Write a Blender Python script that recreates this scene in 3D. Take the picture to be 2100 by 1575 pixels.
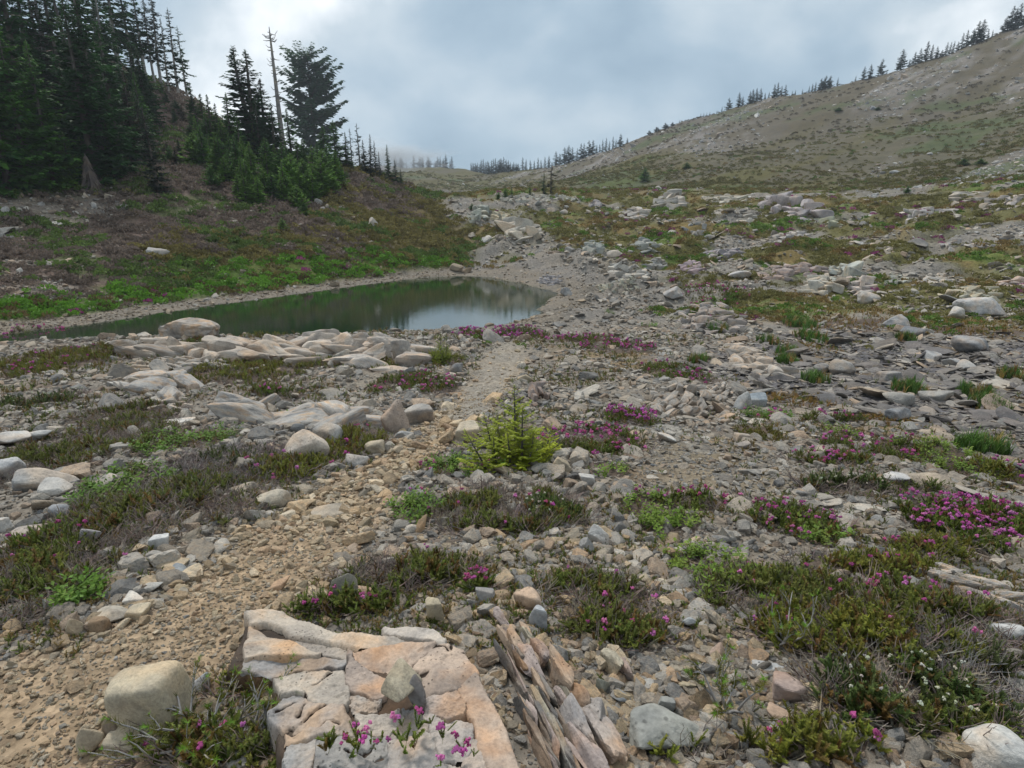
import bpy, bmesh, math, random
import numpy as np
from mathutils import Vector, Matrix, Euler

scene = bpy.context.scene
for o in list(bpy.data.objects):
    bpy.data.objects.remove(o)

# ------------------------------------------------------------------ camera
FOC = 1200.0                                  # focal length in pixels of a 2100 px wide picture
TH = math.atan2(337.5, FOC)                   # downward pitch
CAM = np.array([0.0, 0.0, 1.6])
cd = bpy.data.cameras.new('camera')
cd.sensor_width = 36.0
cd.lens = FOC / 2100.0 * 36.0
cd.clip_start = 0.05
cd.clip_end = 6000.0
cam = bpy.data.objects.new('camera', cd)
scene.collection.objects.link(cam)
cam.location = CAM
cam.rotation_euler = (math.radians(90) - TH, 0, 0)
scene.camera = cam

# ------------------------------------------------------------------ sky
SUN_EL, SUN_AZ = math.radians(58), math.radians(-35)      # azimuth from +Y, positive to +X
w = bpy.data.worlds.new('World')
scene.world = w
w.use_nodes = True
nt = w.node_tree
nt.nodes.clear()


def N(tree, kind, **kw):
    n = tree.nodes.new(kind)
    for k, v in kw.items():
        setattr(n, k, v)
    return n


def S(node, key, val):
    node.inputs[key].default_value = val


def ramp(tree, stops, interp='LINEAR'):
    r = N(tree, 'ShaderNodeValToRGB')
    r.color_ramp.interpolation = interp
    el = r.color_ramp.elements
    while len(el) < len(stops):
        el.new(0.5)
    for e, (p, c) in zip(el, stops):
        e.position = p
        e.color = (c[0], c[1], c[2], 1) if not isinstance(c, (int, float)) else (c, c, c, 1)
    return r


L = nt.links.new
tc = N(nt, 'ShaderNodeTexCoord')
mp = N(nt, 'ShaderNodeMapping')
S(mp, 'Location', (5.1, 2.2, 1.1))
S(mp, 'Rotation', (0, 0, -0.33))
S(mp, 'Scale', (1.0, 1.0, 1.5))
L(tc.outputs['Generated'], mp.inputs['Vector'])
n1 = N(nt, 'ShaderNodeTexNoise')
S(n1, 'Scale', 2.1); S(n1, 'Detail', 7.0); S(n1, 'Roughness', 0.5); S(n1, 'Distortion', 0.15)
L(mp.outputs['Vector'], n1.inputs['Vector'])
cr = ramp(nt, [(0.33, (0.175, 0.245, 0.310)), (0.43, (0.255, 0.328, 0.390)), (0.515, (0.375, 0.432, 0.472)), (0.59, (0.64, 0.665, 0.68))])
L(n1.outputs['Fac'], cr.inputs['Fac'])
sky = N(nt, 'ShaderNodeTexSky', sky_type='NISHITA', sun_disc=False)
sky.sun_elevation = SUN_EL
sky.sun_rotation = SUN_AZ
sky.altitude = 1500
bg1 = N(nt, 'ShaderNodeBackground'); S(bg1, 'Strength', 0.08)
L(sky.outputs['Color'], bg1.inputs['Color'])
bg2 = N(nt, 'ShaderNodeBackground'); S(bg2, 'Strength', 1.0)
L(cr.outputs['Color'], bg2.inputs['Color'])
mx = N(nt, 'ShaderNodeMixShader'); S(mx, 'Fac', 0.93)
L(bg1.outputs[0], mx.inputs[1]); L(bg2.outputs[0], mx.inputs[2])
wo = N(nt, 'ShaderNodeOutputWorld')
L(mx.outputs[0], wo.inputs['Surface'])

# ------------------------------------------------------------------ sun behind the cloud
sd = bpy.data.lights.new('sun', 'SUN')
sd.energy = 1.5
sd.angle = math.radians(10)
sd.color = (1.0, 0.965, 0.91)
sun = bpy.data.objects.new('sun', sd)
scene.collection.objects.link(sun)
sdir = Vector((math.sin(SUN_AZ) * math.cos(SUN_EL), math.cos(SUN_AZ) * math.cos(SUN_EL), math.sin(SUN_EL)))
sun.rotation_euler = sdir.to_track_quat('Z', 'Y').to_euler()
sun.location = sdir * 300

scene.view_settings.view_transform = 'Standard'
scene.view_settings.look = 'None'
scene.view_settings.exposure = 0.8
scene.view_settings.gamma = 1.0
scene.view_settings.use_curve_mapping = False
scene.render.engine = 'CYCLES'
scene.cycles.volume_bounces = 0
scene.cycles.max_bounces = 4
scene.cycles.diffuse_bounces = 2
scene.cycles.transparent_max_bounces = 8

# ------------------------------------------------------------------ small helpers
RNG = np.random.default_rng(7)


def link(o):
    scene.collection.objects.link(o)
    return o


def mesh_np(name, v, f, mat=None, smooth=True):
    """v (n,3), f (m,3|4) arrays -> mesh"""
    me = bpy.data.meshes.new(name)
    v = np.asarray(v, dtype=np.float32)
    f = np.asarray(f, dtype=np.int32)
    k = f.shape[1]
    me.vertices.add(len(v))
    me.vertices.foreach_set('co', v.ravel())
    me.loops.add(f.size)
    me.loops.foreach_set('vertex_index', f.ravel())
    me.polygons.add(len(f))
    me.polygons.foreach_set('loop_start', np.arange(0, f.size, k, dtype=np.int32))
    me.polygons.foreach_set('use_smooth', np.full(len(f), smooth, dtype=bool))
    me.update(calc_edges=True)
    me.validate()
    if mat:
        me.materials.append(mat)
    return me


def hash2(ix, iy, s):
    h = (ix.astype(np.int64) * 374761393 + iy.astype(np.int64) * 668265263 + s * 974634777) & 0x7fffffff
    h = ((h ^ (h >> 13)) * 1274126177) & 0x7fffffff
    h = ((h ^ (h >> 16)) * 668265263) & 0x7fffffff
    return (h & 0xffff) / 65535.0


def vnoise(x, y, s=0):
    ix = np.floor(x); iy = np.floor(y)
    fx = x - ix; fy = y - iy
    fx = fx * fx * fx * (fx * (fx * 6 - 15) + 10); fy = fy * fy * fy * (fy * (fy * 6 - 15) + 10)
    a = hash2(ix, iy, s); b = hash2(ix + 1, iy, s); c = hash2(ix, iy + 1, s); d = hash2(ix + 1, iy + 1, s)
    return (a + (b - a) * fx) * (1 - fy) + (c + (d - c) * fx) * fy


def fbm(x, y, s=0, oct=4, gain=0.5):
    """0..1, mean 0.5"""
    t = 0; a = 1; n = 0
    for i in range(oct):
        c, sn = math.cos(0.6 * i), math.sin(0.6 * i)
        k = 2.03 ** i
        t = t + a * vnoise((x * c - y * sn) * k + 17.3 * i, (x * sn + y * c) * k - 9.1 * i, s + i * 13)
        n += a; a *= gain
    return t / n


def noise3(p, s=0):
    """3-d value noise, p (n,3)"""
    i = np.floor(p); f = p - i; f = f * f * (3 - 2 * f)
    out = 0
    for dx in (0, 1):
        for dy in (0, 1):
            for dz in (0, 1):
                h = hash2(i[:, 0] + dx + (i[:, 2] + dz) * 57, i[:, 1] + dy, s)
                wgt = (f[:, 0] if dx else 1 - f[:, 0]) * (f[:, 1] if dy else 1 - f[:, 1]) * (f[:, 2] if dz else 1 - f[:, 2])
                out = out + h * wgt
    return out


def fbm3(p, s=0, oct=3):
    t = 0; a = 1; n = 0
    for i in range(oct):
        t = t + a * noise3(p * 2.0 ** i + i * 7.7, s + i * 5); n += a; a *= 0.5
    return t / n


def sstep(a, b, x):
    t = np.clip((x - a) / (b - a), 0, 1)
    return t * t * (3 - 2 * t)


# ------------------------------------------------------------------ geometry of the view (survey of the place)
FW = np.array([0, math.cos(TH), -math.sin(TH)])
UP = np.array([0, math.sin(TH), math.cos(TH)])


def ray(px, py):
    return FW + np.array([1.0, 0, 0]) * (px - 1050.0) / FOC - UP * (py - 787.5) / FOC


def at_depth(px, py, Y):
    d = ray(px, py)
    return CAM + d * (Y / d[1])


WATER = -1.9
# pond outline, on the water plane
POND_PX = [(-140, 712), (0, 688), (200, 662), (400, 631), (600, 604), (740, 585), (860, 570), (940, 566), (1010, 569), (1080, 583), (1145, 601),
           (1118, 625), (1105, 642), (1060, 660), (1035, 670), (930, 681), (860, 684), (700, 700), (450, 704), (250, 704), (100, 705), (-60, 720)]
POND = []
for (a, b) in POND_PX:
    d = ray(a, b)
    t = (WATER - CAM[2]) / d[2]
    POND.append((CAM + d * t)[:2])
POND = np.array(POND)


def poly_dist(x, y, poly):
    """signed distance, positive inside"""
    best = np.full(x.shape, 1e9)
    ins = np.zeros(x.shape, dtype=bool)
    n = len(poly)
    for i in range(n):
        ax, ay = poly[i]; bx, by = poly[(i + 1) % n]
        ex, ey = bx - ax, by - ay
        t = np.clip(((x - ax) * ex + (y - ay) * ey) / (ex * ex + ey * ey + 1e-12), 0, 1)
        best = np.minimum(best, (x - ax - t * ex) ** 2 + (y - ay - t * ey) ** 2)
        c = ((ay > y) != (by > y)) & (x < (bx - ax) * (y - ay) / (by - ay + 1e-12) + ax)
        ins ^= c
    dd = np.sqrt(best)
    return np.where(ins, dd, -dd)


# surveyed heights: (px, py, forward distance)
CTRL = []
for (px, py, Y) in [
    # foreground shelf
    (1050, 787, 9.3), (850, 950, 5.0), (1000, 800, 9.0), (1050, 705, 14.6), (600, 850, 6.8), (300, 850, 6.6), (0, 900, 5.7), (700, 1100, 3.25), (300, 1100, 3.2), (0, 1150, 2.95),
    (1200, 950, 4.9), (1500, 950, 5.0), (1800, 950, 5.1), (2100, 950, 5.2), (1300, 1150, 3.0), (1700, 1150, 3.05), (2100, 1150, 3.1), (1300, 800, 8.6), (1600, 790, 9.6), (1900, 790, 9.4), (2100, 800, 8.8),
    (600, 735, 11.6), (300, 735, 11.6), (0, 745, 11.4), (500, 690, 14.2), (330, 668, 16.0), (800, 690, 14.6),
    (1700, 700, 14.4), (2050, 710, 13.4), (1400, 700, 14.6), (1240, 690, 15.8), (1160, 650, 20.0),
    # right middle
    (1300, 620, 24.5), (1600, 610, 23), (1900, 640, 18), (2100, 650, 17), (1250, 560, 33), (1500, 540, 33), (1800, 540, 28), (2100, 540, 26), (1500, 480, 44), (1250, 480, 47), (1800, 480, 38), (2100, 480, 35),
    (1300, 430, 60), (1550, 420, 56), (1700, 425, 52), (2000, 410, 48), (2100, 400, 46), (1180, 440, 58),
    (1090, 398, 66), (1200, 410, 66), (1000, 410, 62), (1060, 460, 53), (1060, 520, 42), (1150, 540, 37),
    (1380, 400, 66), (1650, 402, 62),
    # the big slope
    (1350, 385, 100), (1550, 390, 85), (1750, 385, 78), (2000, 360, 72), (1400, 340, 130), (1600, 320, 125), (1800, 310, 112), (2050, 290, 100), (1300, 330, 160), (1500, 275, 165), (1700, 250, 155), (1900, 220, 145), (2100, 190, 135), (1230, 350, 170),
    (1280, 298, 230), (1380, 258, 222), (1480, 231, 216), (1600, 206, 210), (1700, 183, 206), (1800, 153, 200), (1900, 130, 195), (1980, 102, 190), (2040, 80, 184), (2100, 55, 178),
    # saddle
    (1220, 322, 250), (1160, 340, 270), (1100, 359, 290), (1060, 366, 300), (1010, 358, 305), (960, 350, 315), (900, 353, 330), (840, 351, 345), (760, 350, 360),
    (1000, 395, 200), (900, 390, 190), (1100, 385, 185), (900, 402, 140), (1020, 403, 120), (1130, 402, 110),
    # left hill
    (860, 550, 39.5), (960, 545, 41), (700, 560, 35.2), (500, 590, 29.6), (300, 620, 25.0), (100, 648, 21.2), (800, 500, 43), (600, 500, 37.5), (400, 520, 32.5), (200, 540, 28), (0, 560, 25),
    (900, 450, 56), (800, 420, 58), (650, 430, 47), (500, 440, 42), (300, 460, 37.5), (100, 470, 34), (0, 480, 32), (0, 400, 37), (150, 385, 41), (350, 385, 44), (550, 390, 49), (700, 360, 61), (760, 360, 66), (830, 386, 74), (870, 400, 74),
    (380, 197, 78), (440, 248, 80), (500, 292, 80), (580, 325, 80), (660, 345, 78), (270, 150, 75), (400, 300, 60), (500, 330, 62), (250, 280, 58), (100, 250, 56), (100, 100, 68), (-80, 60, 70), (-80, 300, 44),
]:
    CTRL.append(at_depth(px, py, Y))
for (x, y, z) in [(0, 0, 0), (0, 1.2, 0.02), (-1.2, 1.2, -0.02), (1.4, 1.2, 0.03), (-2, -1, 0), (2, -1, 0), (0, -6, 0.2), (5, -3, 0.2), (-5, -3, 0), (0, 2, -0.05), (1.5, 2, -0.02), (-1.6, 2, -0.06),
                  (-6, 3, -0.3), (7, 3, -0.1), (-12, 6, -1.0), (13, 6, -0.2), (-24, 12, -1.4), (26, 12, 0.5), (-40, 20, 3), (45, 22, 4), (-60, 40, 12), (80, 60, 14), (130, 90, 40), (-100, 60, 20),
                  # behind the ridges the land falls away
                  (-60, 110, 8), (-30, 110, 5), (-15, 105, 4.5), (-100, 130, 8), (-45, 160, 6), (-80, 200, 10), (-20, 420, 14), (-90, 420, 18), (20, 400, 12), (60, 380, 14), (90, 340, 18), (130, 320, 24), (170, 300, 30), (220, 280, 36), (260, 250, 40),
                  (0, 800, -10), (300, 700, -10), (-300, 700, -10), (500, 400, 0), (-400, 300, 0)]:
    CTRL.append(np.array([x, y, z], dtype=float))
CTRL = np.array(CTRL)


def warp(x, y):
    r = np.sqrt(x * x + y * y)
    ph = np.arctan2(x, y)
    return ph * 1.6, np.log(r + 1.0)


cu, cv = warp(CTRL[:, 0], CTRL[:, 1])
crr = np.hypot(CTRL[:, 0], CTRL[:, 1])
cs = (CTRL[:, 2] - 1.6) / (crr + 2.0)
CQ = 0.10


def kern(du, dv):
    return np.sqrt(du * du + dv * dv + CQ * CQ)


A = kern(cu[:, None] - cu[None], cv[:, None] - cv[None])
n = len(cs)
MM = np.zeros((n + 3, n + 3))
MM[:n, :n] = A - np.eye(n) * 0.004
MM[:n, n] = 1; MM[:n, n + 1] = cu; MM[:n, n + 2] = cv
MM[n, :n] = 1; MM[n + 1, :n] = cu; MM[n + 2, :n] = cv
WT = np.linalg.solve(MM, np.concatenate([cs, [0, 0, 0]]))


def left_side(x, y):
    """1 on the hillside left of and beyond the pond"""
    lim = np.interp(y, [14, 18, 29, 38, 43, 48, 58, 75, 120, 170], [-40, -15.5, -9.5, -4.0, -3.0, -2.5, -6.5, -9.0, -20, -60])
    return sstep(0.8, -0.8, (x - lim) / (0.5 + 0.02 * y))


def base_height(x, y):
    u, v = warp(x, y)
    sh = u.shape
    u = u.ravel(); v = v.ravel()
    s = np.empty(len(u))
    for i in range(0, len(u), 40000):
        j = slice(i, i + 40000)
        s[j] = kern(u[j, None] - cu[None], v[j, None] - cv[None]) @ WT[:n] + WT[n] + WT[n + 1] * u[j] + WT[n + 2] * v[j]
    s = s.reshape(sh)
    r = np.hypot(x, y)
    z = s * (r + 2.0) + 1.6
    back = sstep(1.25, 1.9, np.abs(np.arctan2(x, y)))
    z = z * (1 - back) + back * (0.1 * np.log(r + 1))
    return z


def full_height(x, y):
    z = base_height(x, y)
    r = np.hypot(x, y)
    lf = left_side(x, y)
    z = z + (fbm(x * 0.9, y * 0.9, 3, 4) - 0.5) * 0.18 * sstep(1, 5, r)
    z = z + (fbm(x * 5, y * 5, 5, 3) - 0.5) * 0.05 * sstep(60, 20, r)
    # hummocky bedrock right of the pond
    rock = (1 - lf) * sstep(14, 26, y) * sstep(110, 55, r)
    rid = 1 - np.abs(2 * fbm((x * 0.9 + y * 0.35) * 0.22, (y - 0.3 * x) * 0.30, 11, 4) - 1)
    z = z + rock * (sstep(0.55, 1.0, rid) * 0.65 - 0.15)
    z = z + lf * sstep(20, 40, y) * (fbm(x * 0.25, y * 0.25, 21, 4) - 0.5) * 0.9
    far = sstep(70, 130, r)
    z = z + far * (fbm(x * 0.05, y * 0.05, 31, 5) - 0.5) * 4.0
    z = z + far * (fbm(x * 0.25 + 0.3 * y, y * 0.1, 33, 4) - 0.5) * 1.2
    # pond basin
    d = poly_dist(x, y, POND) + (fbm(x * 0.8, y * 0.8, 41, 3) - 0.5) * 0.7
    near = sstep(-6.0, -0.5, d)
    shore = WATER + np.where(d > 0, -0.22 * d - 0.03, -0.11 * d)
    shore = np.maximum(shore, WATER - 1.6)
    z = np.where(d > 0, shore, z * (1 - near) + np.minimum(np.maximum(z, WATER + 0.05), shore + 0.15 * (-d)) * near)
    z = np.where(d < 0, np.maximum(z, WATER + 0.02 + 0.05 * np.minimum(-d, 1)), z)
    return z


# polar ground grid
fine = np.linspace(-58, 58, 561)
side = 58 + np.cumsum(np.linspace(0.6, 7.0, 31))
side = side[side < 178]
PHI = np.radians(np.concatenate([-side[::-1], fine, side]))
RR = np.concatenate([[0.25], np.geomspace(0.5, 470, 640)])
GP, GR = np.meshgrid(PHI, RR)                 # rows = radius
GX = GR * np.sin(GP); GY = GR * np.cos(GP)
GZ = full_height(GX, GY)


def H(x, y):
    x = np.atleast_1d(np.asarray(x, float)); y = np.atleast_1d(np.asarray(y, float))
    r = np.clip(np.hypot(x, y), RR[0], RR[-1] * 0.999)
    p = np.clip(np.arctan2(x, y), PHI[0], PHI[-1])
    fi = np.interp(np.log(r), np.log(RR), np.arange(len(RR)))
    fj = np.interp(p, PHI, np.arange(len(PHI)))
    i = np.minimum(fi.astype(int), len(RR) - 2); j = np.minimum(fj.astype(int), len(PHI) - 2)
    a = fi - i; b = fj - j
    return (GZ[i, j] * (1 - b) + GZ[i, j + 1] * b) * (1 - a) + (GZ[i + 1, j] * (1 - b) + GZ[i + 1, j + 1] * b) * a


def normal_at(x, y, e=0.15):
    hx = (H(x + e, y) - H(x - e, y)) / (2 * e); hy = (H(x, y + e) - H(x, y - e)) / (2 * e)
    nn = np.stack([-hx, -hy, np.ones_like(hx)], -1)
    return nn / np.linalg.norm(nn, axis=-1, keepdims=True)


TS = np.geomspace(0.7, 900, 5000)


def P(px, py, off=0.0):
    """where the line of sight of a survey mark meets the land (raised by off)"""
    d = ray(px, py)
    pts = CAM + TS[:, None] * d
    g = pts[:, 2] - H(pts[:, 0], pts[:, 1]) - off
    k = np.argmax(g < 0)
    if k == 0:
        k = len(TS) - 1 if g[0] > 0 else 1
    a = g[k - 1] / (g[k - 1] - g[k] + 1e-9)
    t = TS[k - 1] + (TS[k] - TS[k - 1]) * a
    return CAM + t * d


def depth(p):
    return float((np.asarray(p) - CAM) @ FW)


def world_poly(pts, off=0.0):
    return np.array([P(a, b, off)[:2] for a, b in pts])


def tag(o, label, cat, group=None):
    o['label'] = label
    o['category'] = cat
    if group:
        o['group'] = group
    return o


def empty(name, loc, rz=0.0):
    o = bpy.data.objects.new(name, None)
    o.empty_display_size = 0.1
    o.location = [float(c) for c in loc]
    o.rotation_euler = (0, 0, rz)
    return link(o)


def part(name, me, parent):
    o = bpy.data.objects.new(name, me)
    o.parent = parent
    return link(o)


# ------------------------------------------------------------------ materials
def new_mat(name):
    m = bpy.data.materials.new(name)
    m.use_nodes = True
    t = m.node_tree
    t.nodes.clear()
    out = N(t, 'ShaderNodeOutputMaterial')
    b = N(t, 'ShaderNodeBsdfPrincipled')
    t.links.new(b.outputs[0], out.inputs['Surface'])
    S(b, 'Roughness', 0.9)
    S(b, 'Specular IOR Level', 0.2)
    return m, t, b


def solve_height(p, py_top):
    """height of a vertical thing standing at p whose top is seen at row py_top"""
    q = np.asarray(p) - CAM
    t0 = q @ FW; u0 = q @ UP
    k = (787.5 - py_top) / FOC
    return float((k * t0 - u0) / (math.cos(TH) + k * math.sin(TH)))


def row_of(p):
    q = np.asarray(p) - CAM
    return 787.5 - FOC * (q @ UP) / (q @ FW)


def mixc(t, mode, a, b, fac=1.0):
    m = N(t, 'ShaderNodeMix', data_type='RGBA', blend_type=mode)
    for sock, val in ((0, fac), (6, a), (7, b)):
        if hasattr(val, 'is_output') or isinstance(val, bpy.types.NodeSocket):
            t.links.new(val, m.inputs[sock])
        elif sock == 0:
            m.inputs[0].default_value = val
        else:
            m.inputs[sock].default_value = (val[0], val[1], val[2], 1)
    return m.outputs[2]


def mat_ground(name):
    m, t, b = new_mat(name)
    lk = t.links.new
    at = N(t, 'ShaderNodeAttribute', attribute_name='col')
    tcn = N(t, 'ShaderNodeTexCoord')
    na = N(t, 'ShaderNodeTexNoise'); S(na, 'Scale', 9.0); S(na, 'Detail', 7.0); S(na, 'Roughness', 0.65)
    lk(tcn.outputs['Object'], na.inputs['Vector'])
    ra = ramp(t, [(0.28, 0.55), (0.5, 0.98), (0.72, 1.4)])
    lk(na.outputs['Fac'], ra.inputs['Fac'])
    vo = N(t, 'ShaderNodeTexVoronoi'); S(vo, 'Scale', 38.0); S(vo, 'Randomness', 1.0)
    lk(tcn.outputs['Object'], vo.inputs['Vector'])
    bw = N(t, 'ShaderNodeRGBToBW'); lk(vo.outputs['Color'], bw.inputs[0])
    rb = ramp(t, [(0.1, 0.72), (0.55, 1.0), (0.9, 1.3)])
    lk(bw.outputs[0], rb.inputs['Fac'])
    nb = N(t, 'ShaderNodeTexNoise'); S(nb, 'Scale', 0.7); S(nb, 'Detail', 6.0); S(nb, 'Roughness', 0.6)
    lk(tcn.outputs['Object'], nb.inputs['Vector'])
    rc = ramp(t, [(0.3, (0.80, 0.84, 0.88)), (0.5, (1, 1, 1)), (0.7, (1.2, 1.14, 1.04))])
    lk(nb.outputs['Fac'], rc.inputs['Fac'])
    c = mixc(t, 'MULTIPLY', at.outputs['Color'], ra.outputs['Color'])
    c = mixc(t, 'MULTIPLY', c, rb.outputs['Color'], 0.8)
    c = mixc(t, 'MULTIPLY', c, rc.outputs['Color'], 0.7)
    lk(c, b.inputs['Base Color'])
    S(b, 'Roughness', 0.95); S(b, 'Specular IOR Level', 0.1)
    bu = N(t, 'ShaderNodeBump'); S(bu, 'Strength', 0.7); S(bu, 'Distance', 0.03)
    lk(na.outputs['Fac'], bu.inputs['Height'])
    bv = N(t, 'ShaderNodeBump'); S(bv, 'Strength', 0.5); S(bv, 'Distance', 0.012)
    lk(vo.outputs['Distance'], bv.inputs['Height']); lk(bu.outputs[0], bv.inputs['Normal'])
    lk(bv.outputs[0], b.inputs['Normal'])
    return m


M_GROUND = mat_ground('ground')

mw, t, b = new_mat('pond_water')
S(b, 'Base Color', (0.012, 0.028, 0.014, 1)); S(b, 'Roughness', 0.03); S(b, 'IOR', 2.4); S(b, 'Specular IOR Level', 0.65)
tcn = N(t, 'ShaderNodeTexCoord')
mpw = N(t, 'ShaderNodeMapping'); S(mpw, 'Scale', (0.8, 2.2, 1)); t.links.new(tcn.outputs['Object'], mpw.inputs[0])
nw = N(t, 'ShaderNodeTexNoise'); S(nw, 'Scale', 5.0); S(nw, 'Detail', 3.0)
t.links.new(mpw.outputs[0], nw.inputs['Vector'])
bw_ = N(t, 'ShaderNodeBump'); S(bw_, 'Strength', 0.045); S(bw_, 'Distance', 0.03)
t.links.new(nw.outputs['Fac'], bw_.inputs['Height']); t.links.new(bw_.outputs[0], b.inputs['Normal'])
M_WATER = mw

# ------------------------------------------------------------------ zones of the land
PATH_PX = [(-60, 1640), (-60, 1330), (60, 1345), (170, 1320), (330, 1235), (440, 1130), (600, 1020), (720, 965), (790, 925), (850, 890), (900, 840), (945, 800), (975, 760), (1000, 722), (1062, 716), (1085, 735), (1055, 785), (1025, 830), (985, 858),
           (935, 905), (850, 965), (795, 1040), (765, 1105), (690, 1175), (620, 1235), (505, 1262), (475, 1340), (420, 1390), (260, 1470), (230, 1640)]
PATH = world_poly(PATH_PX)
SOIL = world_poly([(-60, 1640), (-40, 1400), (200, 1310), (350, 1235), (430, 1170), (560, 1110), (690, 1080), (720, 1110), (640, 1170), (540, 1235), (470, 1300), (440, 1370), (380, 1400), (250, 1470), (200, 1640)])
TRACK = world_poly([(905, 860), (935, 825), (960, 785), (985, 750), (1005, 712), (1020, 700), (1075, 700), (1088, 722), (1075, 745), (1045, 790), (1012, 838), (960, 868)])
SHALE = world_poly([(1400, 760), (1560, 690), (1680, 670), (1900, 690), (2140, 690), (2140, 930), (1960, 900), (1750, 860), (1560, 800)])
GRAVEL2 = world_poly([(1270, 860), (1350, 850), (1480, 930), (1640, 930), (1760, 1010), (1600, 1040), (1420, 1010), (1300, 950)])
EDGE = (fbm(GX * 3, GY * 3, 71, 4) - 0.5)


def zone(x, y, poly, soft, nz):
    return sstep(-soft, soft, poly_dist(x, y, poly) + nz)


C = lambda *a: np.array(a)


def mixa(a, b, f):
    return a * (1 - f[..., None]) + b * f[..., None]


def fields(x, y):
    """what grows or lies where: dict of 0..1 fields (used by the ground colour and by everything scattered on it)"""
    r = np.hypot(x, y)
    nz = (fbm(x * 3, y * 3, 71, 4) - 0.5)
    F = {}
    F['left'] = left_side(x, y)
    F['path'] = zone(x, y, PATH, 0.12, nz * 0.45)
    F['soil'] = zone(x, y, SOIL, 0.15, nz * 0.5)
    F['track'] = zone(x, y, TRACK, 0.2, nz * 0.5)
    F['shale'] = zone(x, y, SHALE, 0.6, nz * 1.5)
    F['gravel2'] = zone(x, y, GRAVEL2, 0.2, nz * 0.6)
    d = poly_dist(x, y, POND)
    F['pond'] = d
    F['shore'] = sstep(-2.4, -1.5, d + nz * 0.8)
    F['bright'] = F['left'] * sstep(-5.6, -3.4, d + (fbm(x * 0.4, y * 0.4, 73, 3) - 0.5) * 6) * (1 - F['shore']) * sstep(44, 40, y)
    F['scree'] = F['left'] * sstep(46, 36, y) * sstep(0.47, 0.60, fbm(x * 0.17 + 3, y * 0.30, 77, 4) + 0.10 * sstep(-16, -26, x)) * (1 - F['shore']) * (1 - 0.7 * F['bright']) * sstep(-9, -13, x + 0.1 * y)
    F['mid'] = (1 - F['left']) * sstep(13, 20, y) * sstep(95, 70, r)
    a = (x * 0.80 + y * 0.60); bb = (-x * 0.60 + y * 0.80)
    F['rocky'] = sstep(0.48, 0.62, fbm(x * 0.12, y * 0.20, 81, 5) + 0.22 * sstep(60, 22, y) * sstep(9, 2, x) - 0.04 * sstep(30, 45, y))
    F['far'] = (1 - F['left']) * sstep(62, 90, r)
    F['streak'] = sstep(0.55, 0.70, fbm(a * 0.022, bb * 0.09, 83, 5) + 0.14 * sstep(60, 130, x) * sstep(210, 130, y) - 0.13 * sstep(20, -40, x))
    F['bare'] = sstep(0.35, 0.62, fbm(a * 0.02, bb * 0.05, 85, 4) * 0.5 + 0.62 * sstep(120, 215, y + 0.25 * x) * sstep(-20, 60, x))
    F['veg'] = sstep(0.45, 0.62, fbm(x * 0.8, y * 0.8, 91, 4)) * (1 - F['path']) * (1 - F['track'])
    return F


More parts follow.
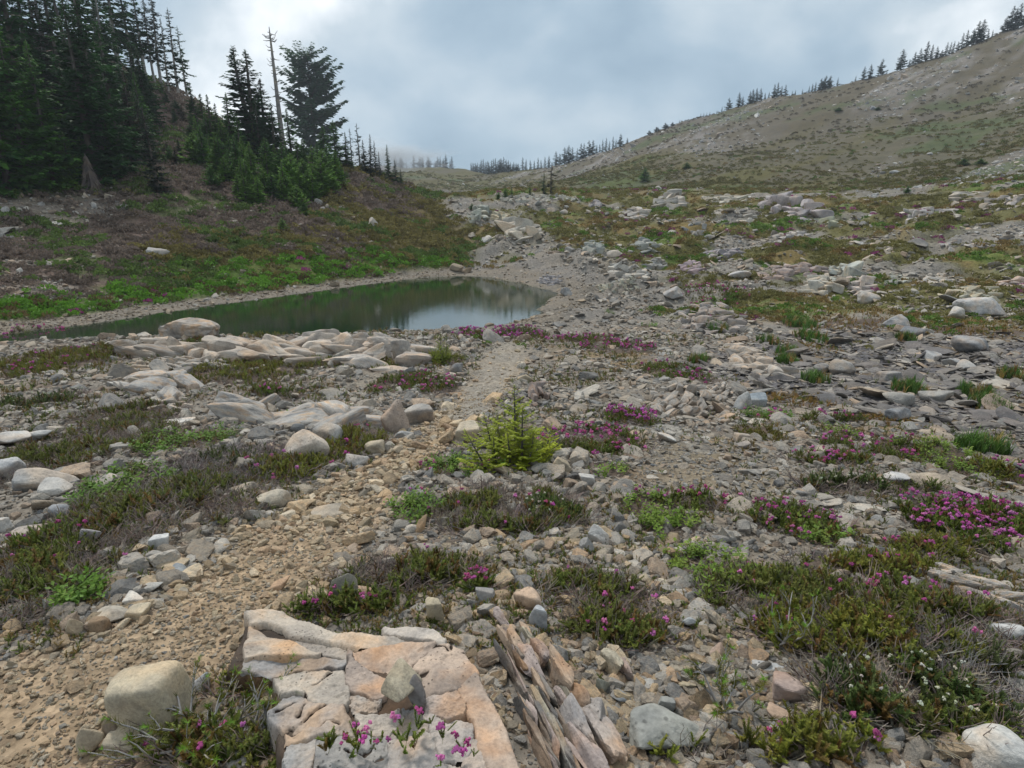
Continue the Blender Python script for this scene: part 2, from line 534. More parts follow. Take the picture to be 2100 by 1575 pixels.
def ground_color(x, y, F):
    gravel = C(0.205, 0.180, 0.150)
    col = np.broadcast_to(gravel, x.shape + (3,)).copy()
    f1 = fbm(x * 1.7, y * 1.7, 51, 4)
    col = mixa(col, C(0.16, 0.125, 0.10), sstep(0.45, 0.7, f1) * 0.8)
    col = mixa(col, C(0.33, 0.255, 0.18), F['path'])
    col = mixa(col, C(0.35, 0.255, 0.165), F['soil'])
    col = mixa(col, C(0.265, 0.232, 0.19), F['track'])
    col = mixa(col, C(0.25, 0.235, 0.21), F['gravel2'])
    col = mixa(col, C(0.125, 0.118, 0.122), F['shale'])
    moss = sstep(0.5, 0.62, fbm(x * 0.9 + 5, y * 0.9, 53, 4)) * sstep(3, 5, y) * (1 - F['path']) * (1 - F['left']) * sstep(0, 2, x)
    col = mixa(col, C(0.19, 0.125, 0.045), moss * 0.55)
    # middle ground right of the pond: pale broken rock and olive turf
    mid = mixa(np.broadcast_to(C(0.135, 0.125, 0.055), col.shape), C(0.215, 0.195, 0.17), F['rocky'])
    mid = mixa(mid, C(0.20, 0.14, 0.06), sstep(0.52, 0.66, fbm(x * 0.35, y * 0.5, 57, 4)) * (1 - F['rocky']) * 0.7)
    mid = mixa(mid, C(0.10, 0.15, 0.035), sstep(0.56, 0.68, fbm(x * 0.30 + 9, y * 0.5, 58, 4)) * (1 - F['rocky']) * 0.8)
    mid = mixa(mid, C(0.20, 0.18, 0.158), sstep(-6, -2.5, F['pond']) * (1 - F['left']))
    col = mixa(col, mid, F['mid'])
    # the long slope
    olive = mixa(np.broadcast_to(C(0.095, 0.092, 0.034), col.shape), C(0.118, 0.098, 0.050), fbm(x * 0.06, y * 0.06, 61, 4))
    far = mixa(olive, C(0.112, 0.093, 0.068), F['bare'] * 0.8)
    far = mixa(far, C(0.145, 0.125, 0.110), sstep(0.5, 0.7, fbm(x * 0.05, y * 0.03, 63, 5)) * F['bare'] * 0.6)
    far = mixa(far, C(0.22, 0.20, 0.185), F['streak'] * sstep(0.35, 0.6, fbm(x * 0.6, y * 0.6, 65, 4)) * 0.9)
    far = mixa(far, C(0.125, 0.110, 0.090), sstep(0.50, 0.66, fbm((x * 0.8 + y * 0.6) * 0.015, (-x * 0.6 + y * 0.8) * 0.10, 64, 5)) * 0.6)
    far = mixa(far, C(0.06, 0.10, 0.03), sstep(0.64, 0.72, fbm(x * 0.05 + 3, y * 0.08, 67, 4)) * 0.5)
    col = mixa(col, far, F['far'])
    # left hillside
    lf = mixa(np.broadcast_to(C(0.115, 0.092, 0.038), col.shape), C(0.13, 0.095, 0.08), sstep(0.36, 0.56, fbm(x * 0.12, y * 0.2, 69, 4) + 0.25 * sstep(-12, -22, x)) * sstep(-7, -14, x))
    lf = mixa(lf, C(0.07, 0.10, 0.03), sstep(0.54, 0.70, fbm(x * 0.3, y * 0.4, 70, 4)) * 0.7)
    lf = mixa(lf, C(0.235, 0.20, 0.165), F['scree'] * 0.8)
    lf = mixa(lf, C(0.075, 0.13, 0.025), F['bright'] * 0.6)
    col = mixa(col, lf, F['left'])
    col = mixa(col, C(0.19, 0.165, 0.135), F['shore'])
    col = mixa(col, C(0.10, 0.11, 0.06), sstep(-0.05, 0.5, F['pond']))
    return col


GF = fields(GX, GY)
GCOL = ground_color(GX, GY, GF)

# split the sheet of land into the pieces one names: ground, path, hillside, mountain slope
nr, nc = GX.shape
idx = np.arange(nr * nc).reshape(nr, nc)
quads = np.stack([idx[:-1, :-1], idx[:-1, 1:], idx[1:, 1:], idx[1:, :-1]], -1).reshape(-1, 4)
qx = GX.ravel()[quads].mean(1); qy = GY.ravel()[quads].mean(1)
qpath = (GF['path'].ravel()[quads].mean(1) > 0.5) | (GF['track'].ravel()[quads].mean(1) > 0.5)
qleft = (GF['left'].ravel()[quads].mean(1) > 0.5) & (qy > 16)
qfar = (GF['far'].ravel()[quads].mean(1) > 0.5)
ALLV = np.stack([GX, GY, GZ], -1).reshape(-1, 3)
gzy, gzx = None, None
tu = np.roll(ALLV.reshape(nr, nc, 3), -1, 1) - np.roll(ALLV.reshape(nr, nc, 3), 1, 1)
tv = np.empty_like(tu); VV = ALLV.reshape(nr, nc, 3)
tv[1:-1] = VV[2:] - VV[:-2]; tv[0] = VV[1] - VV[0]; tv[-1] = VV[-1] - VV[-2]
tu[:, 0] = VV[:, 1] - VV[:, 0]; tu[:, -1] = VV[:, -1] - VV[:, -2]
NRM = np.cross(tu, tv).reshape(-1, 3)
NRM /= np.linalg.norm(NRM, axis=1, keepdims=True) + 1e-12
NRM[NRM[:, 2] < 0] *= -1


def land(name, mask, extra=None):
    q = quads[mask]
    used, inv = np.unique(q, return_inverse=True)
    me = mesh_np(name, ALLV[used], inv.reshape(-1, 4), M_GROUND)
    ca = me.attributes.new('col', 'FLOAT_COLOR', 'POINT')
    rgba = np.ones((len(used), 4), np.float32); rgba[:, :3] = GCOL.reshape(-1, 3)[used]
    ca.data.foreach_set('color', rgba.ravel())
    me.normals_split_custom_set_from_vertices(NRM[used].tolist())
    o = link(bpy.data.objects.new(name, me))
    o['kind'] = 'structure'
    return o


land('path', qpath & ~qfar & ~qleft)
land('hillside', qleft)
land('mountain_slope', qfar & ~qleft)
land('ground', ~(qpath | qleft | qfar))
pc = POND.mean(0)
wp = [(float(pc[0] + (p[0] - pc[0]) * 1.06), float(pc[1] + (p[1] - pc[1]) * 1.06), WATER) for p in POND]
me = bpy.data.meshes.new('pond'); me.from_pydata(wp, [], [list(range(len(wp)))]); me.materials.append(M_WATER)
bm = bmesh.new(); bm.from_mesh(me); bmesh.ops.triangulate(bm, faces=bm.faces[:]); bmesh.ops.recalc_face_normals(bm, faces=bm.faces[:])
for f in bm.faces:
    if f.normal.z < 0: f.normal_flip()
bm.to_mesh(me); bm.free()
pond = link(bpy.data.objects.new('pond', me)); pond['kind'] = 'structure'

# ------------------------------------------------------------------ rock materials
def mat_rock(name, inst=False, tex='Object', cracks=True, lichen=0.5, warm=0.5, scale=1.0, moss=False):
    m, t, b = new_mat(name)
    lk = t.links.new
    tcn = N(t, 'ShaderNodeTexCoord')
    oi = N(t, 'ShaderNodeObjectInfo')
    vm = N(t, 'ShaderNodeVectorMath', operation='MULTIPLY_ADD')
    cb = N(t, 'ShaderNodeCombineXYZ')
    mu = N(t, 'ShaderNodeMath', operation='MULTIPLY'); S(mu, 1, 53.0)
    lk(oi.outputs['Random'], mu.inputs[0])
    for k in range(3):
        lk(mu.outputs[0], cb.inputs[k])
    lk(tcn.outputs['Object'], vm.inputs[0]); vm.inputs[1].default_value = (scale,) * 3; lk(cb.outputs[0], vm.inputs[2])
    vec = vm.outputs[0]
    if inst:
        at = N(t, 'ShaderNodeAttribute', attribute_name='tint', attribute_type='INSTANCER')
        base = at.outputs['Color']
    else:
        base = oi.outputs['Color']
    n1 = N(t, 'ShaderNodeTexNoise'); S(n1, 'Scale', 5.0); S(n1, 'Detail', 8.0); S(n1, 'Roughness', 0.62)
    lk(vec, n1.inputs['Vector'])
    r1 = ramp(t, [(0.25, (0.62, 0.64, 0.68)), (0.5, (1.0, 1.0, 1.0)), (0.75, (1.28, 1.24, 1.18))])
    lk(n1.outputs['Fac'], r1.inputs['Fac'])
    c = mixc(t, 'MULTIPLY', base, r1.outputs['Color'], 0.9)
    n5 = N(t, 'ShaderNodeTexNoise'); S(n5, 'Scale', 34.0); S(n5, 'Detail', 4.0); S(n5, 'Roughness', 0.7)
    lk(vec, n5.inputs['Vector'])
    r5 = ramp(t, [(0.30, 0.70), (0.5, 1.0), (0.72, 1.28)])
    lk(n5.outputs['Fac'], r5.inputs['Fac'])
    c = mixc(t, 'MULTIPLY', c, r5.outputs['Color'], 0.8)
    n6 = N(t, 'ShaderNodeTexNoise'); S(n6, 'Scale', 1.1); S(n6, 'Detail', 6.0); S(n6, 'Roughness', 0.6); S(n6, 'Distortion', 0.6)
    lk(vec, n6.inputs['Vector'])
    r6 = ramp(t, [(0.34, (0.50, 0.52, 0.55)), (0.50, (0.95, 0.95, 0.95)), (0.66, (1.12, 1.10, 1.06))])
    lk(n6.outputs['Fac'], r6.inputs['Fac'])
    c = mixc(t, 'MULTIPLY', c, r6.outputs['Color'], 0.85)
    # weathered orange staining
    n2 = N(t, 'ShaderNodeTexNoise'); S(n2, 'Scale', 2.2); S(n2, 'Detail', 5.0)
    lk(vec, n2.inputs['Vector'])
    r2 = ramp(t, [(0.48, 0.0), (0.66, 1.0)])
    lk(n2.outputs['Fac'], r2.inputs['Fac'])
    st = N(t, 'ShaderNodeMath', operation='MULTIPLY'); S(st, 1, warm); lk(r2.outputs['Color'], st.inputs[0])
    c = mixc(t, 'MULTIPLY', c, (1.18, 0.90, 0.66), st.outputs[0])
    # dark pits and lichen specks
    if lichen > 0:
        v = N(t, 'ShaderNodeTexVoronoi'); S(v, 'Scale', 26.0)
        lk(vec, v.inputs['Vector'])
        rv = ramp(t, [(0.14, 0.16), (0.26, 1.0)])
        lk(v.outputs['Distance'], rv.inputs['Fac'])
        n3 = N(t, 'ShaderNodeTexNoise'); S(n3, 'Scale', 3.3); lk(vec, n3.inputs['Vector'])
        r3 = ramp(t, [(0.52, 0.0), (0.62, lichen)])
        lk(n3.outputs['Fac'], r3.inputs['Fac'])
        c = mixc(t, 'MULTIPLY', c, rv.outputs['Color'], r3.outputs['Color'])
    bu = N(t, 'ShaderNodeBump'); S(bu, 'Strength', 0.55); S(bu, 'Distance', 0.02 if not inst else 0.1)
    lk(n1.outputs['Fac'], bu.inputs['Height'])
    b5 = N(t, 'ShaderNodeBump'); S(b5, 'Strength', 0.5); S(b5, 'Distance', 0.006 if not inst else 0.03)
    lk(n5.outputs['Fac'], b5.inputs['Height']); lk(bu.outputs[0], b5.inputs['Normal'])
    nrm = b5.outputs[0]
    if cracks:
        nd = N(t, 'ShaderNodeTexNoise'); S(nd, 'Scale', 3.0); S(nd, 'Detail', 3.0); lk(vec, nd.inputs['Vector'])
        dv = mixc(t, 'LINEAR_LIGHT', vec, nd.outputs['Color'], 0.16)
        vc = N(t, 'ShaderNodeTexVoronoi', feature='DISTANCE_TO_EDGE'); S(vc, 'Scale', 2.6)
        lk(dv, vc.inputs['Vector'])
        nm_ = N(t, 'ShaderNodeTexNoise'); S(nm_, 'Scale', 1.7); lk(vec, nm_.inputs['Vector'])
        wd_ = N(t, 'ShaderNodeMapRange'); S(wd_, 1, 0.48); S(wd_, 2, 0.62); S(wd_, 3, 0.0); S(wd_, 4, 0.0045)
        lk(nm_.outputs['Fac'], wd_.inputs[0])
        dv_ = N(t, 'ShaderNodeMath', operation='SUBTRACT'); lk(vc.outputs['Distance'], dv_.inputs[0]); lk(wd_.outputs[0], dv_.inputs[1])
        rc = ramp(t, [(0.0, 0.0), (0.005, 1.0)])
        lk(dv_.outputs[0], rc.inputs['Fac'])
        c = mixc(t, 'MULTIPLY', c, mixc(t, 'MIX', (0.30, 0.26, 0.22), (1, 1, 1), rc.outputs['Color']), 0.7)
        b2 = N(t, 'ShaderNodeBump'); S(b2, 'Strength', 0.8); S(b2, 'Distance', 0.02)
        lk(rc.outputs['Color'], b2.inputs['Height']); lk(nrm, b2.inputs['Normal'])
        nrm = b2.outputs[0]
    if moss:
        am = N(t, 'ShaderNodeAttribute', attribute_name='joint')
        nm2 = N(t, 'ShaderNodeTexNoise'); S(nm2, 'Scale', 7.0); S(nm2, 'Detail', 5.0); lk(vec, nm2.inputs['Vector'])
        ad = N(t, 'ShaderNodeMath', operation='MULTIPLY_ADD'); lk(nm2.outputs['Fac'], ad.inputs[0]); S(ad, 1, 0.9); S(ad, 2, -0.45)
        a2 = N(t, 'ShaderNodeMath', operation='ADD'); lk(am.outputs['Fac'], a2.inputs[0]); lk(ad.outputs[0], a2.inputs[1])
        rm = ramp(t, [(0.30, 0.0), (0.60, 1.0)]); lk(a2.outputs[0], rm.inputs['Fac'])
        c = mixc(t, 'MIX', c, (0.045, 0.032, 0.024), rm.outputs['Color'])
    lk(c, b.inputs['Base Color'])
    lk(nrm, b.inputs['Normal'])
    S(b, 'Roughness', 0.88); S(b, 'Specular IOR Level', 0.22)
    return m


M_BOULDER = mat_rock('boulder', False, cracks=False, lichen=0.8, warm=0.55, scale=1.6)
M_SLAB = mat_rock('slab', False, cracks=False, lichen=0.85, warm=0.9, scale=2.2)
M_BED = mat_rock('bedrock', False, cracks=False, lichen=0.8, warm=0.95, scale=2.2, moss=True)
M_BLOCK = mat_rock('block', False, cracks=False, lichen=0.5, warm=0.6, scale=1.0)
M_FARROCK = mat_rock('far_rock', False, cracks=False, lichen=0.5, warm=0.35, scale=0.5)
M_STONE = mat_rock('stone', False, cracks=False, lichen=0.3, warm=0.28, scale=3.0)
M_GRAVEL = mat_rock('gravel', True, cracks=False, lichen=0.0, warm=0.22, scale=0.35)

# ------------------------------------------------------------------ rock shapes
_ico = {}


def ico(sub):
    if sub not in _ico:
        bm = bmesh.new()
        bmesh.ops.create_icosphere(bm, subdivisions=sub, radius=1.0)
        bm.verts.ensure_lookup_table()
        v = np.array([q.co[:] for q in bm.verts]); f = np.array([[q.index for q in p.verts] for p in bm.faces])
        bm.free()
        _ico[sub] = (v, f)
    return _ico[sub]


def rock_shape(seed, sub=3, sharp=10.0, planes=14, flat=0.0, rough=0.08, boxy=0.0):
    """a stone with broken facets: soft intersection of half spaces, unit bounding box -1..1"""
    g = np.random.default_rng(seed)
    d, f = ico(sub)
    nn = g.normal(size=(planes, 3)); nn /= np.linalg.norm(nn, axis=1, keepdims=True)
    ds = g.uniform(0.62, 1.0, planes)
    if boxy > 0:
        ax = np.array([[1, 0, 0], [-1, 0, 0], [0, 1, 0], [0, -1, 0], [0, 0, 1], [0, 0, -1]], float) + g.normal(size=(6, 3)) * 0.22
        ax /= np.linalg.norm(ax, axis=1, keepdims=True)
        nn = np.concatenate([nn[:planes // 2], ax]); ds = np.concatenate([ds[:planes // 2] + 0.25, np.full(6, 0.72)])
    if flat > 0:
        nn = np.concatenate([nn, [[g.normal() * 0.1, g.normal() * 0.1, 1.0]]]); ds = np.concatenate([ds, [1 - flat]])
    q = np.maximum(d @ nn.T, 0) / ds[None]
    r = (q ** sharp).sum(1) ** (-1.0 / sharp)
    v = d * r[:, None]
    v = v * (1 + (fbm3(v * 2.2 + seed % 97, seed % 31, 5) - 0.5)[:, None] * 2.4 * rough)
    if sub >= 4:
        v = v * (1 + (fbm3(v * 9.0 + seed % 53, seed % 29, 3) - 0.5)[:, None] * 0.028)
    lo, hi = v.min(0), v.max(0)
    v = (v - (lo + hi) / 2) / ((hi - lo) / 2)
    return v, f


BOULDERS = []                                      # (x, y, radius) footprints, to keep loose stuff clear


def boulder(box, label, tint, seed, k=0.8, sink=0.22, sharp=9, rough=0.07, flat=0.0, boxy=0.0, name='boulder', mat=None, group=None, rz=0.0, off=None, hmax=None, sub=None, cat='boulder', smooth=False):
    x0, y0, x1, y1 = box
    cx, cy = (x0 + x1) / 2, (y0 + y1) / 2
    g = P(cx, y1 - 0.15 * (y1 - y0))
    t = depth(g)
    d = ray(cx, cy)
    sa = max(0.03, -d[2] / np.linalg.norm(d)); ca = math.sqrt(1 - sa * sa)
    wd = (x1 - x0) * t / FOC; ss = (y1 - y0) * t / FOC
    dp = k * wd
    h = math.sqrt(max(ss * ss - (dp * sa) ** 2, (0.22 * wd) ** 2)) / ca / (1 - sink * 0.6)
    if hmax:
        h = min(h, hmax * wd)
    zc = h * (0.5 - sink)
    c = P(cx, cy, zc if off is None else off)
    v, f = rock_shape(seed, sub or (5 if t < 12 else 4 if t < 30 else 3), sharp, 14, flat, rough, boxy)
    cr_, sr_ = math.cos(rz), math.sin(rz)
    v = np.stack([v[:, 0] * cr_ - v[:, 1] * sr_, v[:, 0] * sr_ + v[:, 1] * cr_, v[:, 2]], -1)
    v = v / np.abs(v).max(0) * np.array([wd / 2, dp / 2, h / 2])
    me = mesh_np(name, v, f, mat or (M_BOULDER if t < 30 else M_FARROCK), smooth)
    o = link(bpy.data.objects.new(name, me))
    o.location = [float(q) for q in c]
    o.color = (*tint, 1)
    tag(o, label, cat, group)
    BOULDERS.append((c[0], c[1], max(wd, dp) * 0.5))
    return o


GREY = (0.34, 0.335, 0.325); PALE = (0.45, 0.425, 0.39); TAN = (0.41, 0.34, 0.245); RUST = (0.42, 0.295, 0.205); BLUE = (0.27, 0.29, 0.31); DARK = (0.17, 0.17, 0.175); PINK = (0.42, 0.32, 0.27)


def outcrop(pts, htop, seed, label=None, tint=GREY, R=None, p=2.4, amp=0.05, strata=0.0, sdir=(1, 0), sfreq=6.0, crack=0.0, cfreq=3.0, parent=None, name='rock_outcrop', res=90, off=None, mat=None, tilt=(0, 0), group=None, edge=0.25, cat='rock outcrop', block=0.35, flatshade=False, grow=0.0):
    """bedrock block: plan outline, height above the land, rounded shoulders, steep sides"""
    poly = world_poly(pts, htop * 0.75 if off is None else off)
    lo, hi = poly.min(0), poly.max(0)
    size = max(hi - lo)
    st = size / res
    R = R or size * 0.12
    xs = np.arange(lo[0] - R * 0.6, hi[0] + R * 0.6 + st, st); ys = np.arange(lo[1] - R * 0.6, hi[1] + R * 0.6 + st, st)
    X, Y = np.meshgrid(xs, ys)
    kf = 1.0 / size
    dd = poly_dist(X, Y, poly) + (fbm(X * kf * 6 + seed, Y * kf * 6, seed, 4) - 0.5) * R * edge * 4 + grow
    pr = np.clip(dd / R, 0, 1)
    hh = htop * (1 - (1 - pr) ** p) ** (1 / p)
    cxy = (lo + hi) / 2
    hh = hh + pr * ((X - cxy[0]) * tilt[0] + (Y - cxy[1]) * tilt[1])
    hh = hh + pr * (fbm(X * kf * 3.5, Y * kf * 3.5 + seed, seed + 3, 6, 0.55) - 0.5) * amp * 2
    if strata:
        u = (X * sdir[0] + Y * sdir[1]) * sfreq + fbm(X * kf * 4, Y * kf * 4, seed + 9, 3) * 3
        saw = u - np.floor(u)
        lay = hash2(np.floor(u), np.zeros_like(u), seed)
        hh = hh + pr * strata * (saw * 0.6 + lay * 1.2 - 0.9)
    if crack:
        # Voronoi joints carved into the block
        g = np.random.default_rng(seed)
        npt = max(5, int(cfreq * cfreq))
        sx = g.uniform(lo[0], hi[0], npt); sy = g.uniform(lo[1], hi[1], npt)
        wx = X + (fbm(X * kf * 9, Y * kf * 9, seed + 1, 3) - 0.5) * size * 0.10
        wy = Y + (fbm(X * kf * 9, Y * kf * 9, seed + 2, 3) - 0.5) * size * 0.10
        ds = np.sort(np.sqrt((wx[..., None] - sx) ** 2 + (wy[..., None] - sy) ** 2), -1)
        e = ds[..., 1] - ds[..., 0]
        near = np.argmin((wx[..., None] - sx) ** 2 + (wy[..., None] - sy) ** 2, -1)
        hh = hh + pr * (g.uniform(-1, 1, npt)[near]) * crack * block
        hh = hh + pr * ((X - sx[near]) * g.normal(0, 1, npt)[near] + (Y - sy[near]) * g.normal(0, 1, npt)[near]) * block * 0.22
        n2 = npt * 5
        sx2 = g.uniform(lo[0], hi[0], n2); sy2 = g.uniform(lo[1], hi[1], n2)
        near2 = np.argmin((wx[..., None] - sx2) ** 2 + (wy[..., None] - sy2) ** 2, -1)
        hh = hh + pr * (g.uniform(-1, 1, n2)[near2]) * crack * block * 0.45 + pr * ((X - sx2[near2]) * g.normal(0, 1, n2)[near2] + (Y - sy2[near2]) * g.normal(0, 1, n2)[near2]) * block * 0.20
        gm = np.exp(-(e / (st * 2.0)) ** 2) * sstep(0, 0.4, pr) * sstep(0.40, 0.52, fbm(X * kf * 5, Y * kf * 5, seed + 77, 3))
        hh = hh - 1.6 * crack * gm
    if not crack:
        gm = np.zeros_like(X)
    if strata:
        gm = np.maximum(gm, np.exp(-(saw / 0.10) ** 2) * 0.8 * pr)
    Hg = H(X.ravel(), Y.ravel()).reshape(X.shape)
    Z = np.where(dd > 0, Hg + hh - 0.01, Hg - 0.06 - np.minimum(-dd, 1.0) * 0.6)
    keep = dd > -st * 2.2
    ny, nx = X.shape
    ix = np.arange(nx * ny).reshape(ny, nx)
    qk = keep[:-1, :-1] & keep[:-1, 1:] & keep[1:, 1:] & keep[1:, :-1]
    q = np.stack([ix[:-1, :-1], ix[:-1, 1:], ix[1:, 1:], ix[1:, :-1]], -1)[qk]
    used, inv = np.unique(q, return_inverse=True)
    V = np.stack([X, Y, Z], -1).reshape(-1, 3)[used]
    org = np.array([cxy[0], cxy[1], float(H(cxy[0], cxy[1])[0])])
    me = mesh_np(name, V - org, inv.reshape(-1, 4), mat or (M_BOULDER if org[1] < 25 else M_FARROCK), not flatshade)
    me.attributes.new('joint', 'FLOAT', 'POINT').data.foreach_set('value', gm.ravel()[used].astype(np.float32))
    o = link(bpy.data.objects.new(name, me))
    o.location = [float(c) for c in org]
    if parent is not None:
        o.parent = parent
        o.location = [float(a - b_) for a, b_ in zip(org, parent.location)]
    o.color = (*tint, 1)
    if label:
        tag(o, label, cat, group)
    BOULDERS.append((cxy[0], cxy[1], size * 0.42))
    return o


_BLK = {}


def block_mesh(i, mat, rounded=False):
    key = (i, mat.name, rounded)
    if key not in _BLK and rounded:
        v, f = rock_shape(740 + i, 4, [8, 11, 15][i % 3], 11, 0.15, 0.13, 1.0 if i % 3 == 0 else 0.0)
        _BLK[key] = mesh_np('block', v * 0.5, f, mat, False)
    if key not in _BLK:
        v, f = rock_shape(700 + i, 4, [12, 18, 26][i % 3], 11, 0.2, 0.05, 1.0 if i % 2 else 0.0)
        _BLK[key] = mesh_np('block', v * 0.5, f, mat, False)
    return _BLK[key]


def cluster(pts, htop, seed, label, tint, n=14, strike=0.3, dip=0.25, elong=1.7, mat=None, cat='rock outcrop', low=0.55, sz=1.0, rounded=False):
    """broken bedrock: angular joint blocks lying along one strike"""
    poly = world_poly(pts, htop * 0.4)
    lo, hi = poly.min(0), poly.max(0)
    gg = np.random.default_rng(seed)
    cxy = (lo + hi) / 2
    root = empty('rock_outcrop', [cxy[0], cxy[1], float(H(cxy[0], cxy[1])[0])])
    tag(root, label, cat)
    mat = mat or (M_BLOCK if cxy[1] < 30 else M_FARROCK)
    area = abs(sum(poly[i][0] * poly[(i + 1) % len(poly)][1] - poly[(i + 1) % len(poly)][0] * poly[i][1] for i in range(len(poly)))) / 2
    cap = max(htop * (1.8 if rounded else 1.25), 0.10) * sz
    n = int(np.clip(area / (cap * cap) * 0.9, n, 60 if rounded else 64))
    got = []
    for _ in range(1500):
        q = gg.uniform(lo, hi)
        if poly_dist(np.array([q[0]]), np.array([q[1]]), poly)[0] < 0:
            continue
        if got and min((q[0] - a) ** 2 + (q[1] - b_) ** 2 for a, b_ in got) < ((hi - lo).prod() / n) * 0.28:
            continue
        got.append((q[0], q[1]))
        if len(got) >= n:
            break
    base = math.sqrt((hi - lo).prod() / max(4, len(got))) * 1.25 * sz
    base = min(base, cap)
    for a, b_ in got:
        e = float(np.clip(poly_dist(np.array([a]), np.array([b_]), poly)[0] / (0.25 * min(hi - lo)), 0.3, 1))
        L_ = base * gg.uniform(0.7, 1.5) * elong ** 0.5; W_ = base * gg.uniform(0.6, 1.2) / elong ** 0.5
        h_ = min(htop * gg.uniform(low, 1.25) * (0.45 + 0.55 * e), 1.0 * L_)
        o = part('block', block_mesh(int(gg.integers(0, 12)), mat, rounded), root)
        o.scale = (L_, W_, h_ * 1.7)
        zz = float(H(a, b_)[0])
        o.location = (a - root.location[0], b_ - root.location[1], zz + h_ * (0.12 if rounded else 0.2) - root.location[2])
        o.rotation_euler = (dip * gg.uniform(0.3, 1.5) + gg.normal(0, 0.14), gg.normal(0, 0.16), strike + gg.normal(0, 0.5 if rounded else 0.25))
        j = gg.uniform(0.82, 1.14); wv = gg.uniform(0.0, 0.07)
        o.color = (tint[0] * j * (1 + wv), tint[1] * j, tint[2] * j * (1 - wv), 1)
    BOULDERS.append((cxy[0], cxy[1], 0.35 * float(min(hi - lo))))
    return root


# ---- foreground slab: one cracked outcrop of several blocks
c0 = P(760, 1400)
slab = empty('cracked_outcrop', c0)
tag(slab, 'large cracked grey and orange bedrock slab at the bottom centre of the picture', 'rock outcrop')
CORE = (0.085, 0.066, 0.052)
outcrop([(452, 1372), (500, 1264), (540, 1250), (610, 1268), (720, 1294), (905, 1306), (930, 1330), (720, 1372), (600, 1390), (520, 1390)], 0.092, 3, tint=CORE, R=0.04, p=3, amp=0.012, parent=slab, name='core', mat=M_BED, res=120, off=0.092, strata=0.016, sdir=(0.15, 1), sfreq=24)
outcrop([(560, 1388), (715, 1366), (722, 1334), (830, 1318), (925, 1320), (972, 1372), (1010, 1450), (1045, 1530), (1072, 1660), (600, 1660), (562, 1500)], 0.138, 4, tint=CORE, R=0.05, p=3, amp=0.014, parent=slab, name='core', mat=M_BED, res=130, off=0.138)
